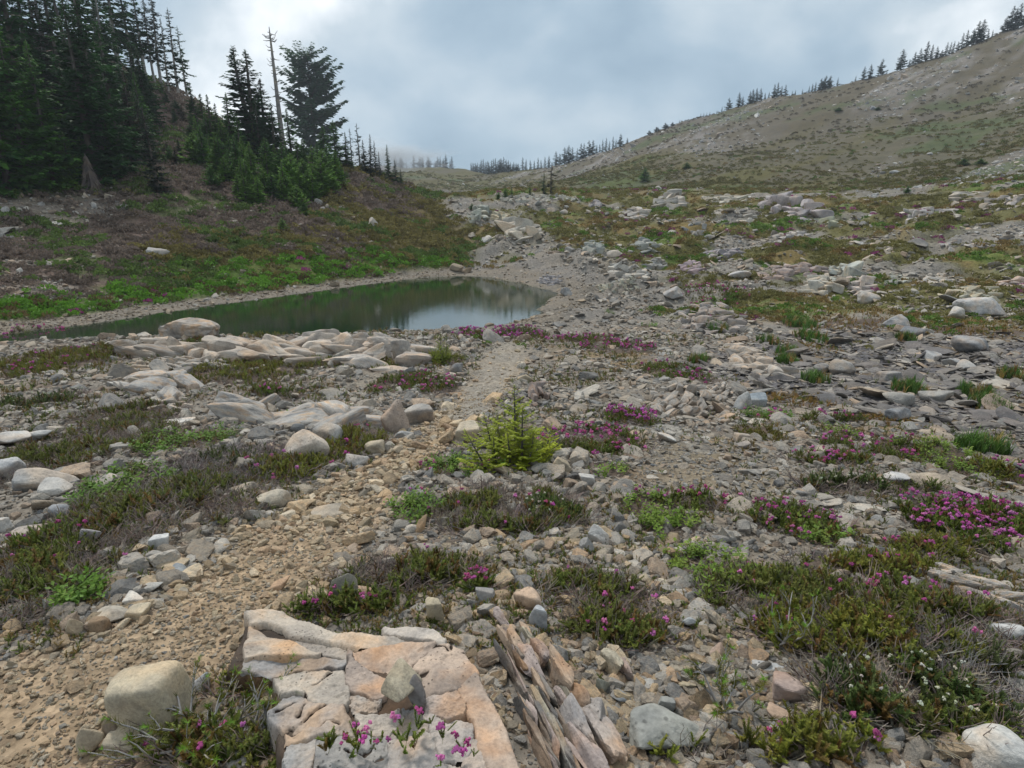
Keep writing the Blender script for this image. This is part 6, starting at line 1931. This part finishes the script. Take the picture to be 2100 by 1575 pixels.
TREES = [
    # (px, py base, height px, kind, colour, label, wide)
    (18, 392, 330, 'broad', G_MID, 'yellow-green fir at the very left edge, lower front of the stand', 0.8),
    (-25, 380, 460, 'broad', G_DARK, 'dark tall fir cut by the left edge of the picture', 0.9),
    (62, 385, 300, 'broad', G_MID, 'dense green fir second from the left edge in the front row', 0.85),
    (112, 384, 250, 'broad', G_MID, 'dense green fir left of the grey dead shrub', 0.9),
    (150, 388, 120, 'broad', G_BRI, 'low bright green fir at the front just left of the grey dead shrub', 1.0),
    (75, 345, 400, 'fir', G_DARK, 'tall dark fir reaching the top edge, left of the brown trunk', 1.1),
    (40, 330, 420, 'fir', G_DARK, 'tall dark fir behind the left front row', 1.1),
    (128, 300, 340, 'ragged', G_BROWN, 'brownish half-dead conifer with bare trunk in the left stand', 1.0),
    (195, 372, 330, 'broad', G_DARK, 'big dark fir right of the half-dead conifer', 0.85),
    (218, 362, 370, 'fir', G_DARK, 'tall dark fir with reddish tips in the centre of the left stand', 1.05),
    (250, 350, 250, 'fir', G_DARK, 'dark fir at the right shoulder of the left stand', 1.1),
    (280, 335, 190, 'fir', G_BROWN, 'brown-tinged fir at the right shoulder of the left stand', 1.0),
    (322, 398, 182, 'spire', (0.040, 0.066, 0.042), 'greyish narrow fir standing alone at the right of the left stand', 1.25),
    (235, 365, 140, 'broad', G_MID, 'low green fir in front of the big dark fir', 1.0),
    (92, 300, 330, 'fir', G_DARK, 'dark fir between the tall dark firs and the half-dead conifer', 1.2),
    (150, 305, 320, 'fir', G_DARK, 'dark fir just right of the half-dead conifer', 1.2),
    (20, 250, 330, 'fir', G_DARK, 'dark fir second from the left edge on the upper slope', 1.2),
    (240, 290, 270, 'fir', G_DARK, 'dark fir below the skyline hemlocks', 1.2),
    (0, 300, 340, 'fir', G_DARK, 'dark fir high on the left edge', 1.0),
    (110, 260, 300, 'fir', G_DARK, 'dark fir on the upper slope left of the bare trunks', 1.0),
    (165, 270, 300, 'fir', G_DARK, 'dark fir on the upper slope behind the big dark fir', 1.1),
    (200, 240, 290, 'tall', G_DARK, 'dark tall hemlock high in the left stand', 1.2),
    (60, 250, 330, 'fir', G_DARK, 'dark fir high in the left stand near the edge', 1.1),
    (225, 215, 260, 'tall', G_DARK, 'tall hemlock with drooping boughs, leftmost of the skyline group', 1.3),
    (252, 175, 240, 'tall', G_DARK, 'tall hemlock second from left in the skyline group', 1.2),
    (276, 170, 230, 'tall', G_DARK, 'tall hemlock with pale trunk, third in the skyline group', 1.2),
    (300, 172, 200, 'tall', G_DARK, 'tall pale-trunked hemlock, fourth in the skyline group', 1.2),
    (318, 176, 185, 'tall', G_BLUE, 'slim pale-trunked hemlock, fifth in the skyline group', 0.9),
    (334, 180, 200, 'tall', G_BLUE, 'slim leaning hemlock, sixth in the skyline group', 1.0),
    (348, 184, 150, 'ragged', G_BLUE, 'short ragged hemlock between the slim ones on the skyline', 0.9),
    (366, 187, 172, 'ragged', G_BLUE, 'ragged hemlock with hooked top, rightmost of the skyline group', 1.0),
    (382, 192, 140, 'ragged', G_DARK, 'dark ragged hemlock at the right end of the skyline group', 0.9),
    # middle cluster
    (408, 300, 132, 'spire', G_DARK, 'narrow dark fir leftmost of the middle cluster', 1.3),
    (425, 310, 120, 'spire', G_MID, 'narrow fir second from left in the middle cluster', 1.3),
    (440, 322, 130, 'fir', G_MID, 'green fir third from left in the middle cluster', 1.2),
    (455, 330, 120, 'fir', G_MID, 'green fir with forked top in the middle cluster', 1.2),
    (480, 335, 145, 'fir', G_MID, 'slender-topped fir left of the twin spires', 1.15),
    (497, 345, 110, 'fir', G_MID, 'low fir at the foot of the twin spires', 1.2),
    (511, 330, 236, 'spire', G_DARK, 'left of the twin spires, tallest fir of the middle cluster', 1.6),
    (526, 332, 232, 'spire', G_DARK, 'right-hand one of the twin spires in the middle cluster', 1.5),
    (549, 330, 172, 'spire', G_BROWN, 'brownish narrow fir right of the twin spires', 1.5),
    (538, 345, 150, 'fir', G_DARK, 'dark fir in front of the twin spires', 1.2),
    (568, 350, 140, 'fir', G_DARK, 'dark fir at the foot of the bare snag', 1.3),
    (600, 352, 130, 'fir', G_MID, 'green fir left below the big round-topped pine', 1.3),
    (648, 332, 228, 'round', (0.048, 0.110, 0.055), 'big round-topped blue-green pine on the hill shoulder', 1.0),
    (690, 345, 100, 'broad', G_MID, 'fir right below the round-topped pine', 1.0),
    (668, 352, 95, 'broad', G_MID, 'green fir before the round-topped pine', 1.0),
    (712, 350, 80, 'fir', G_DARK, 'dark fir leaning on the right side of the round-topped pine', 1.2),
    (722, 340, 78, 'ragged', G_BLUE, 'ragged dead-topped fir right of the round-topped pine', 0.9),
    (738, 350, 98, 'ragged', G_BLUE, 'fir with curled top right of the round-topped pine', 1.0),
    (748, 356, 70, 'fir', G_BLUE, 'short fir right of the curl-topped one', 1.2),
    (762, 360, 86, 'spire', G_BLUE, 'narrow fir with hooked tip on the descending ridge', 1.0),
    (771, 364, 76, 'spire', G_BLUE, 'narrow fir second from the hooked tip on the descending ridge', 1.0),
    (780, 368, 58, 'spire', G_BLUE, 'small narrow fir on the descending ridge', 1.1),
    (798, 378, 82, 'fir', G_DARK, 'pointed dark fir near the end of the descending ridge', 1.2),
    (812, 382, 54, 'fir', G_DARK, 'dark fir at the end of the descending ridge', 1.4),
    (822, 385, 40, 'fir', G_DARK, 'short dark fir ending the descending ridge', 1.4),
    (834, 388, 22, 'spire', G_DARK, 'tiny spire just beyond the end of the ridge', 1.0),
    # bright young trees on the slope
    (420, 345, 90, 'broad', G_MID, 'green young fir on the slope below the leftmost narrow fir', 0.9),
    (455, 360, 85, 'broad', G_MID, 'green young fir above the brown shrubs', 1.0),
    (490, 372, 95, 'broad', G_MID, 'full green young fir in the centre of the slope', 1.0),
    (520, 385, 95, 'broad', G_BRI, 'bright young fir below the twin spires', 1.0),
    (552, 380, 100, 'broad', G_MID, 'full young fir below the brownish narrow fir', 1.0),
    (585, 385, 95, 'broad', G_MID, 'full young fir below the bare snag', 1.0),
    (615, 375, 90, 'broad', G_MID, 'full young fir below left of the round-topped pine', 1.0),
    (645, 378, 82, 'broad', G_BRI, 'bright young fir under the round-topped pine', 1.0),
    (672, 380, 60, 'broad', G_BRI, 'small bright young fir right under the round-topped pine', 1.0),
    (490, 405, 48, 'broad', G_BRI, 'small bright fir at the lower edge of the slope trees, left', 1.2),
    (505, 418, 60, 'broad', G_BRI, 'bright fir at the lower edge of the slope trees', 1.1),
    (532, 420, 62, 'broad', G_BRI, 'dense bright fir at the lower edge of the slope trees', 1.2),
    (560, 408, 60, 'broad', G_MID, 'green fir in the lower middle of the slope trees', 1.2),
    (590, 408, 50, 'bushy', G_BRI, 'bushy bright fir in the lower right of the slope trees', 0.9),
    (612, 428, 52, 'bushy', G_BRI, 'bushy bright fir lowest of the slope trees', 0.9),
    (635, 405, 58, 'bushy', G_BRI, 'bushy bright fir at the right of the slope trees', 0.9),
    (655, 400, 48, 'bushy', G_BRI, 'low bright fir at the right edge of the slope trees', 1.0),
    (580, 475, 30, 'bushy', G_BRI, 'lone small shrubby fir on the heath below the slope trees', 1.0),
    (625, 440, 26, 'bushy', G_MID, 'low shrubby fir beside the pale rocks', 1.1),
    (700, 372, 34, 'bushy', G_MID, 'low shrubby fir on the ridge right of the young firs', 1.0),
    (435, 385, 48, 'bushy', G_MID, 'shrubby fir left of the lower bright firs', 1.0),
    # beyond the pond
    (1115, 400, 46, 'spire', G_DARK, 'slim left one of the twin dark trees on the knoll', 1.3),
    (1130, 400, 68, 'ragged', (0.035, 0.040, 0.034), 'taller right one of the twin dark trees on the knoll', 1.25),
    (1049, 404, 26, 'spire', G_MID, 'small narrow fir behind the knoll crest, left', 1.2),
    (1087, 402, 26, 'fir', G_MID, 'small fir behind the knoll crest, right', 1.2),
    (1022, 408, 16, 'bushy', G_MID, 'bushy young fir behind the knoll crest, leftmost', 1.0),
    (1036, 406, 18, 'bushy', G_MID, 'bushy young fir behind the knoll crest, beside the small narrow fir', 1.0),
    (968, 430, 14, 'bushy', G_MID, 'dark green shrubby fir left of the pale rock on the knoll', 1.4),
    (1322, 372, 30, 'bushy', G_MID, 'green fir clump on the lower big slope', 1.0),
    (1408, 346, 14, 'bushy', G_MID, 'low green shrub on the big slope right of the fir clump', 2.0),
    (1975, 340, 16, 'bushy', G_MID, 'low green shrub on the right part of the big slope', 2.4),
    (2010, 338, 14, 'bushy', G_MID, 'low green shrub rightmost on the big slope', 2.4),
    (1860, 395, 14, 'bushy', G_MID, 'small green shrub at the foot of the big slope', 1.4),
    (1720, 228, 7, 'bushy', G_MID, 'dark shrub patch high on the big slope, left', 3.0),
    (1800, 226, 7, 'bushy', G_MID, 'dark shrub patch high on the big slope, right', 3.0),
]
ORD = ['first', 'second', 'third', 'fourth', 'fifth', 'sixth', 'seventh', 'eighth', 'ninth', 'tenth', 'eleventh', 'twelfth', 'thirteenth', 'fourteenth', 'fifteenth', 'sixteenth', 'seventeenth', 'eighteenth', 'nineteenth', 'twentieth']
ORD += ['twenty-' + q for q in ORD[:9]] + ['thirtieth'] + ['thirty-' + q for q in ORD[:9]] + ['fortieth'] + ['forty-' + q for q in ORD[:9]] + ['fiftieth'] + ['fifty-' + q for q in ORD[:9]]
for (px, py, hp, kd, col, lab, wd) in TREES:
    pale = 'skyline' in lab or 'bare trunk' in lab
    if px < 290 and hp >= 240:
        hp *= 1.22
    if 400 < px < 720 and kd != 'round':
        wd *= 1.25
    tree(px, py, hp, kd, col, lab, wd, bark=(0.30, 0.285, 0.27) if pale else (0.13, 0.115, 0.10))

FB = random.Random(8)
back = sorted((FB.uniform(150, 305), FB.uniform(225, 350), FB.uniform(100, 170)) for _ in range(28))
for j, (px, py, hp) in enumerate(back):
    tree(px, py, hp, FB.choice(['fir', 'broad']), G_DARK if FB.random() < 0.7 else G_MID, '%s fir from the left in the dark fill of firs under the skyline hemlocks' % ORD[j], 1.2, 'dark firs under the skyline hemlocks')
gapf = sorted((FB.uniform(318, 402), FB.uniform(205, 345), FB.uniform(22, 48)) for _ in range(16))
for j, (px, py, hp) in enumerate(gapf):
    tree(px, py, hp, FB.choice(['bushy', 'broad']), FB.choice([G_MID, G_BROWN, G_DARK]), '%s shrubby fir from the left on the open slope between the two tree groups' % ORD[j], 1.2, 'shrubby firs on the open slope')
SL = random.Random(21)
young = []
for i in range(46):
    u = i / 45 + SL.uniform(-0.02, 0.02)
    px = 405 + 285 * u
    top = 318 + 42 * u; bot = 352 + 85 * min(1, u * 1.6) * (1 - 0.45 * max(0, u - 0.6) / 0.4)
    v_ = SL.random()
    young.append((px, top + (bot - top) * v_, SL.uniform(52, 98) * (1.1 - 0.35 * v_), v_))
young.sort()
for j, (px, py, hp, v_) in enumerate(young):
    tree(px, py, hp, SL.choice(['broad', 'broad', 'fir', 'bushy']) if v_ > 0.4 else SL.choice(['broad', 'fir']), G_BRI if v_ + SL.uniform(-0.3, 0.3) > 0.2 else G_MID, '%s fir from the left in the thicket of young firs on the slope' % ORD[j], 1.3, 'thicket of young firs')

# skyline rows: (px, height px, kind, wide, width class)
ridge_px = [(700, 352), (760, 352), (840, 353), (900, 354), (960, 351), (1010, 358), (1060, 366), (1100, 360), (1160, 342), (1220, 324), (1280, 300), (1380, 259), (1480, 232), (1600, 207), (1700, 184), (1800, 154), (1900, 131), (1980, 103), (2040, 81), (2100, 56), (2160, 30)]


def ridge_top(px, Y0, Y1):
    """highest visible point of the land along that direction"""
    d = ray(px, 300.0)
    Ys = np.linspace(Y0, Y1, 500)
    X = d[0] / d[1] * Ys
    Z = H(X, Ys)
    el = (Z - CAM[2]) / Ys
    k = int(np.argmax(el))
    return np.array([X[k], Ys[k], Z[k]])


def skyline(rows, Y0, Y1, what, group, col):
    rows = sorted(rows)
    for j, (px, hp, kd, wd) in enumerate(rows):
        p = ridge_top(px, Y0, Y1)
        h = solve_height(p, row_of(p) - hp)
        root = empty('fir_tree', [p[0], p[1], p[2] - 0.06 * h], TG.uniform(0, 6.28))
        tm, cm = TREE_ME['tiny'][kd]
        for nm, me, c in (('trunk', tm, (0.10, 0.09, 0.085)), ('crown', cm, col)):
            o = part(nm, me, root); o.color = (*c, 1)
        root.scale = (h * wd * 1.3, h * wd * 1.3, h * 1.06)
        tag(root, '%s conifer from the left %s' % (ORD[j], what), 'conifer', group)


SR = random.Random(3)
rowA = [(812 + 6.2 * i + SR.uniform(-5, 5), SR.choice([10, 14, 18, 22, 26]) * SR.uniform(0.8, 1.1), SR.choice([0, 1, 2]), SR.uniform(0.9, 1.3)) for i in range(20)]
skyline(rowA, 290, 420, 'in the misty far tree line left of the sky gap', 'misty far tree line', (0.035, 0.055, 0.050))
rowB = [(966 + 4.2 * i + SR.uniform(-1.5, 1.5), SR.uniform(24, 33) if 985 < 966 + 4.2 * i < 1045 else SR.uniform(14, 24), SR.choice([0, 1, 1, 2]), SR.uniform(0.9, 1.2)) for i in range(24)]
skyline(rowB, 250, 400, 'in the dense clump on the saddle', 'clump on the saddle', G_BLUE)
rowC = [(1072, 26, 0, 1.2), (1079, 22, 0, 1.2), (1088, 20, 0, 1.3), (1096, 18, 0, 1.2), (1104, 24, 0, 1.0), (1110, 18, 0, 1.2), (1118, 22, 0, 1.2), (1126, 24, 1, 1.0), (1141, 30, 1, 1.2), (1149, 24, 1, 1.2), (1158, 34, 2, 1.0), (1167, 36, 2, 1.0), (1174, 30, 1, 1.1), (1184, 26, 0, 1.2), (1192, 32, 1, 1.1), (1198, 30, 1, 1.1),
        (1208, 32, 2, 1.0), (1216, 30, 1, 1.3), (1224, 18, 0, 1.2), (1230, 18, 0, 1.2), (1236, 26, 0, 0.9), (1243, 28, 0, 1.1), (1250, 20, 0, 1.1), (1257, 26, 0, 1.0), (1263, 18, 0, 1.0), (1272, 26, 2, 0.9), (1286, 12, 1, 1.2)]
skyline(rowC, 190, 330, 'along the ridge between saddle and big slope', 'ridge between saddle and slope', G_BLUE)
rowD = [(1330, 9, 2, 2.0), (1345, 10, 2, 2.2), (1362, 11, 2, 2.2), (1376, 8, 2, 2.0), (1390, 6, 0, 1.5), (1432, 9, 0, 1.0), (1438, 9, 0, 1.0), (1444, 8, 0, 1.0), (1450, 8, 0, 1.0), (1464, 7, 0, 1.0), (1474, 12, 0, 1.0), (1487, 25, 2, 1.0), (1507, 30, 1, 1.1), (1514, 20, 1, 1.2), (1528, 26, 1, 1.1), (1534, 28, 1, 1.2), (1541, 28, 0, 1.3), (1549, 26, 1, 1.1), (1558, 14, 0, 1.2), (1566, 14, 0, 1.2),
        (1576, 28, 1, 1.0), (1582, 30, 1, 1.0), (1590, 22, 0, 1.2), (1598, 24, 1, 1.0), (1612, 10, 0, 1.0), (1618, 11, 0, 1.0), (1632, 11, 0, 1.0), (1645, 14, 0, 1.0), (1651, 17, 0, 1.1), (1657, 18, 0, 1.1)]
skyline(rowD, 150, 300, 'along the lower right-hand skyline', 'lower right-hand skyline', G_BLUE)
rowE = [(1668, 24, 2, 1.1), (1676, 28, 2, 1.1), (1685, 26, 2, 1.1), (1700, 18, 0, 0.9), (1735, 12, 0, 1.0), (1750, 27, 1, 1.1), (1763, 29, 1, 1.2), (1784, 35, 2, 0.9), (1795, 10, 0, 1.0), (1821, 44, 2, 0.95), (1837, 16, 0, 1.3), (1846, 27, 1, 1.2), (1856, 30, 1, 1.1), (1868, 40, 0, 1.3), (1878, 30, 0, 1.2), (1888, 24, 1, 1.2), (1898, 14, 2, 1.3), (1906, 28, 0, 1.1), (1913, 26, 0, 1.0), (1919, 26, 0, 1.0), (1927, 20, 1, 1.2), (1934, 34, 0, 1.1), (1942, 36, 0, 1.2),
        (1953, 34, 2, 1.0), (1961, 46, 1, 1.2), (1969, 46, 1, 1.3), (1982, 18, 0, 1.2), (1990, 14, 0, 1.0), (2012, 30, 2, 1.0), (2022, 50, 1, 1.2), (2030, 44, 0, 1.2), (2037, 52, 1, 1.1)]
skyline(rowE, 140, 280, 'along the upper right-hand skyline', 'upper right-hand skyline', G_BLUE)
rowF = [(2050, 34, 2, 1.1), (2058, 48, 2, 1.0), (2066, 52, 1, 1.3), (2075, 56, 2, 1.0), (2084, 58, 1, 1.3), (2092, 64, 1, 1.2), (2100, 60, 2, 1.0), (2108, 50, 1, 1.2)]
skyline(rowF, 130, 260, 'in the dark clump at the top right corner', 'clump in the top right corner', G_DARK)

# ------------------------------------------------------------------ bare snag and the grey dead shrub
p = P(584, 330)
h = solve_height(p, 55)
root = empty('dead_snag', p); tag(root, 'bare grey dead snag rising left of the round-topped pine', 'dead tree')
s = Soup(); gg = random.Random(4)
lean = -0.02
s.tube([(lean * h * u, 0, h * u) for u in (0, 0.2, 0.4, 0.6, 0.8, 0.93, 1.0)], [0.030 * h * q for q in (0.9, 0.72, 0.58, 0.45, 0.33, 0.22, 0.08)], 7)
o = part('trunk', s.mesh('trunk', M_BARK, True), root); o.color = (0.24, 0.225, 0.215, 1)
s = Soup()
for i in range(60):
    u = gg.uniform(0.35, 0.98); a = gg.uniform(0, 6.3); ln = gg.uniform(0.02, 0.055) * h * (1 if u < 0.9 else 1.1)
    b0 = np.array([lean * h * u, 0, h * u]); o_ = np.array([math.cos(a), math.sin(a), 0])
    s.tube([b0, b0 + o_ * ln * 0.6 + np.array([0, 0, -ln * 0.1]), b0 + o_ * ln + np.array([0, 0, ln * gg.uniform(-0.2, 0.5)])], [0.0045 * h, 0.003 * h, 0.0015 * h], 3)
o = part('branches', s.mesh('branches', M_BARK), o); o.color = (0.20, 0.19, 0.18, 1)

p = P(192, 392)
h = solve_height(p, 315)
root = empty('dead_shrub', p); tag(root, 'fan-shaped grey dead shrub at the foot of the left stand', 'dead shrub')
s = Soup(); gg = random.Random(9)
s.tube([(0, 0, 0), (-0.02 * h, 0, 0.5 * h), (-0.06 * h, 0, h)], [0.03 * h, 0.02 * h, 0.006 * h], 6)
o = part('trunk', s.mesh('trunk', M_BARK, True), root); o.color = (0.22, 0.19, 0.175, 1)
s = Soup()
for i in range(420):
    u = gg.uniform(0.05, 0.95); a = gg.uniform(0, 6.3); ln = (0.52 * (1 - u) + 0.05) * h * gg.uniform(0.7, 1.1)
    b0 = np.array([-0.06 * h * u, 0, h * u]); o_ = np.array([math.cos(a), math.sin(a), 0])
    s.tube([b0, b0 + o_ * ln * 0.5 + np.array([0, 0, -ln * 0.5]), b0 + o_ * ln * 0.8 + np.array([0, 0, -ln * 1.1])], [0.010 * h, 0.007 * h, 0.002 * h], 3)
o = part('branches', s.mesh('branches', M_BARK), root); o.color = (0.20, 0.17, 0.155, 1)

# ------------------------------------------------------------------ young fir in the centre, small one by the path crest
tree(1056, 950, 172, 'shrub', (0.30, 0.35, 0.03), 'yellow-green young fir bush in the centre beside the path', 1.1, cat='young fir', name='young_fir')
tree(1022, 912, 80, 'shrub', (0.30, 0.34, 0.03), 'lower left yellow-green fir shoot of the centre', 1.0, cat='young fir', name='young_fir')
tree(1092, 955, 76, 'shrub', (0.28, 0.33, 0.03), 'lower right yellow-green fir shoot of the centre', 1.0, cat='young fir', name='young_fir')
tree(905, 745, 66, 'shrub', (0.25, 0.31, 0.03), 'small yellow-green fir left of the path crest', 0.9, cat='young fir', name='young_fir')


# ------------------------------------------------------------------ pine seedlings with pale twisted stems
def seedling(px, py, size, seed, label, nbr, low=0.3, lean=(0, 0)):
    gg = random.Random(seed)
    p = P(px, py)
    root = empty('pine_seedling', [p[0], p[1], float(H(p[0], p[1])[0])]); tag(root, label, 'pine seedling')
    st = Soup(); nd = Soup(); nt_ = Soup()
    for b_ in range(nbr):
        a = gg.uniform(0, 6.3); d = np.array([math.cos(a) + lean[0], math.sin(a) + lean[1], gg.uniform(low * 0.4, low * 1.6)]); d /= np.linalg.norm(d)
        q = np.array([gg.uniform(-0.03, 0.03), gg.uniform(-0.03, 0.03), 0.01]); pts = [q]
        ln = size * gg.uniform(0.6, 1.1)
        for i in range(7):
            d = d + np.array([gg.uniform(-0.33, 0.33), gg.uniform(-0.33, 0.33), gg.uniform(-0.16, 0.24)]); d /= np.linalg.norm(d)
            q = q + d * ln / 7; q[2] = max(q[2], 0.012); pts.append(q)
        st.tube(pts, [0.0052, 0.0048, 0.0042, 0.0037, 0.0032, 0.0028, 0.0022, 0.0015], 5)
        for side in range(2):
            q0 = pts[gg.randrange(3, 6)]; dd = d + np.array([gg.uniform(-0.9, 0.9), gg.uniform(-0.9, 0.9), 0.3]); dd /= np.linalg.norm(dd)
            e0 = q0 + dd * ln * 0.3
            st.tube([q0, (q0 + e0) / 2 + np.array([0, 0, 0.008]), e0], [0.003, 0.002, 0.0012], 4)
            for z in range(26):
                brush(nd, q0 + (e0 - q0) * gg.uniform(0.35, 1.0), dd, gg, 0.020)
            for z in range(12):
                brush(nt_, e0, dd, gg, 0.016)
        for z in range(54):
            k = gg.uniform(4, 7); i = min(6, int(k)); c = pts[i] + (pts[i + 1] - pts[i]) * (k - i)
            brush(nd, c, d, gg, 0.022)
        for z in range(22):
            brush(nt_, pts[-1] + d * gg.uniform(0, 0.02), d, gg, 0.017)
    o = part('stems', st.mesh('stems', M_BARK, True), root); o.color = (0.34, 0.32, 0.30, 1)
    o = part('needles', nd.mesh('needles', M_NEEDLE), root); o.color = (0.15, 0.15, 0.022, 1)
    o = part('new_needles', nt_.mesh('needles', M_NEEDLE), root); o.color = (0.16, 0.30, 0.035, 1)


def brush(sp, c, d, gg, ln):
    a = np.array([gg.uniform(-1, 1), gg.uniform(-1, 1), gg.uniform(-1, 1)]); a = a - d * (a @ d); a /= np.linalg.norm(a) + 1e-9
    e = (a + d * 0.7) * ln * gg.uniform(0.7, 1.2); w_ = np.cross(a, d) * ln * 0.075
    sp.tri(c - w_, c + w_, c + e)


seedling(400, 1530, 0.27, 1, 'pine seedling with long pale twisted stems in front of the large tan boulder', 11, 0.35, (0.2, 0.5))
seedling(500, 1520, 0.24, 2, 'pine seedling with pale stems between tan boulder and cracked slab', 9, 0.35, (0.3, 0.5))
seedling(1495, 1465, 0.22, 3, 'yellow-green pine seedling right of the flat-topped grey boulder', 9, 0.9)
seedling(1610, 1325, 0.24, 4, 'yellow-green pine seedling in the right foreground heather', 7, 1.1)

# ------------------------------------------------------------------ last snow and the air
p = P(1890, 211); d_ = depth(p)
v, f = rock_shape(77, 4, 6, 10, 0, 0.12)
sm, t, b = new_mat('snow'); S(b, 'Base Color', (0.86, 0.88, 0.9, 1)); S(b, 'Roughness', 0.6)
o = link(bpy.data.objects.new('snow_patch', mesh_np('snow_patch', v * np.array([9, 4, 3]) * d_ / FOC * 0.7, f, sm)))
o.location = [float(c) for c in p]; o.rotation_euler = (0, -0.35, 0)
tag(o, 'tiny white snow patch high on the big slope', 'snow')

# a rag of cloud drifting over the far tree line
pm = ridge_top(850, 290, 420)
fm = bpy.data.materials.new('mist'); fm.use_nodes = True; t = fm.node_tree; t.nodes.clear()
pv = N(t, 'ShaderNodeVolumePrincipled'); S(pv, 'Color', (0.92, 0.95, 0.98, 1)); S(pv, 'Anisotropy', 0.3)
tcn = N(t, 'ShaderNodeTexCoord')
ln_ = N(t, 'ShaderNodeVectorMath', operation='LENGTH'); t.links.new(tcn.outputs['Object'], ln_.inputs[0])
nn_ = N(t, 'ShaderNodeTexNoise'); S(nn_, 'Scale', 2.6); S(nn_, 'Detail', 4.0); t.links.new(tcn.outputs['Object'], nn_.inputs['Vector'])
sb = N(t, 'ShaderNodeMath', operation='SUBTRACT'); t.links.new(nn_.outputs['Fac'], sb.inputs[0])
ml = N(t, 'ShaderNodeMath', operation='MULTIPLY'); t.links.new(ln_.outputs['Value'], ml.inputs[0]); S(ml, 1, 0.62); t.links.new(ml.outputs[0], sb.inputs[1])
mr = N(t, 'ShaderNodeMapRange'); S(mr, 1, 0.0); S(mr, 2, 0.45); S(mr, 3, 0.0); S(mr, 4, 0.13); t.links.new(sb.outputs[0], mr.inputs[0])
t.links.new(mr.outputs[0], pv.inputs['Density'])
out = N(t, 'ShaderNodeOutputMaterial'); t.links.new(pv.outputs[0], out.inputs['Volume'])
v, f = ico(4)
o = link(bpy.data.objects.new('mist', mesh_np('mist', v, f, fm)))
o.location = [float(pm[0]) - 10, float(pm[1]) - 22, float(pm[2]) + 2]; o.scale = (36, 14, 10)
o['kind'] = 'stuff'; o['label'] = 'thin rag of mist over the far tree line'

hm = bpy.data.materials.new('haze'); hm.use_nodes = True; t = hm.node_tree; t.nodes.clear()
pv = N(t, 'ShaderNodeVolumePrincipled'); S(pv, 'Color', (0.80, 0.88, 0.97, 1)); S(pv, 'Density', 0.0005); S(pv, 'Anisotropy', 0.2)
out = N(t, 'ShaderNodeOutputMaterial'); t.links.new(pv.outputs[0], out.inputs['Volume'])
zmin, zmax = float(GZ.min()) - 1.0, float(GZ.max()) + 16.0
bm = bmesh.new(); bmesh.ops.create_cube(bm, size=1.0)
for q in bm.verts:
    q.co = Vector((q.co.x * 960, q.co.y * 960, (zmax + zmin) / 2 + q.co.z * (zmax - zmin)))
me = bpy.data.meshes.new('haze'); bm.to_mesh(me); bm.free(); me.materials.append(hm)
o = link(bpy.data.objects.new('haze', me)); o['kind'] = 'stuff'
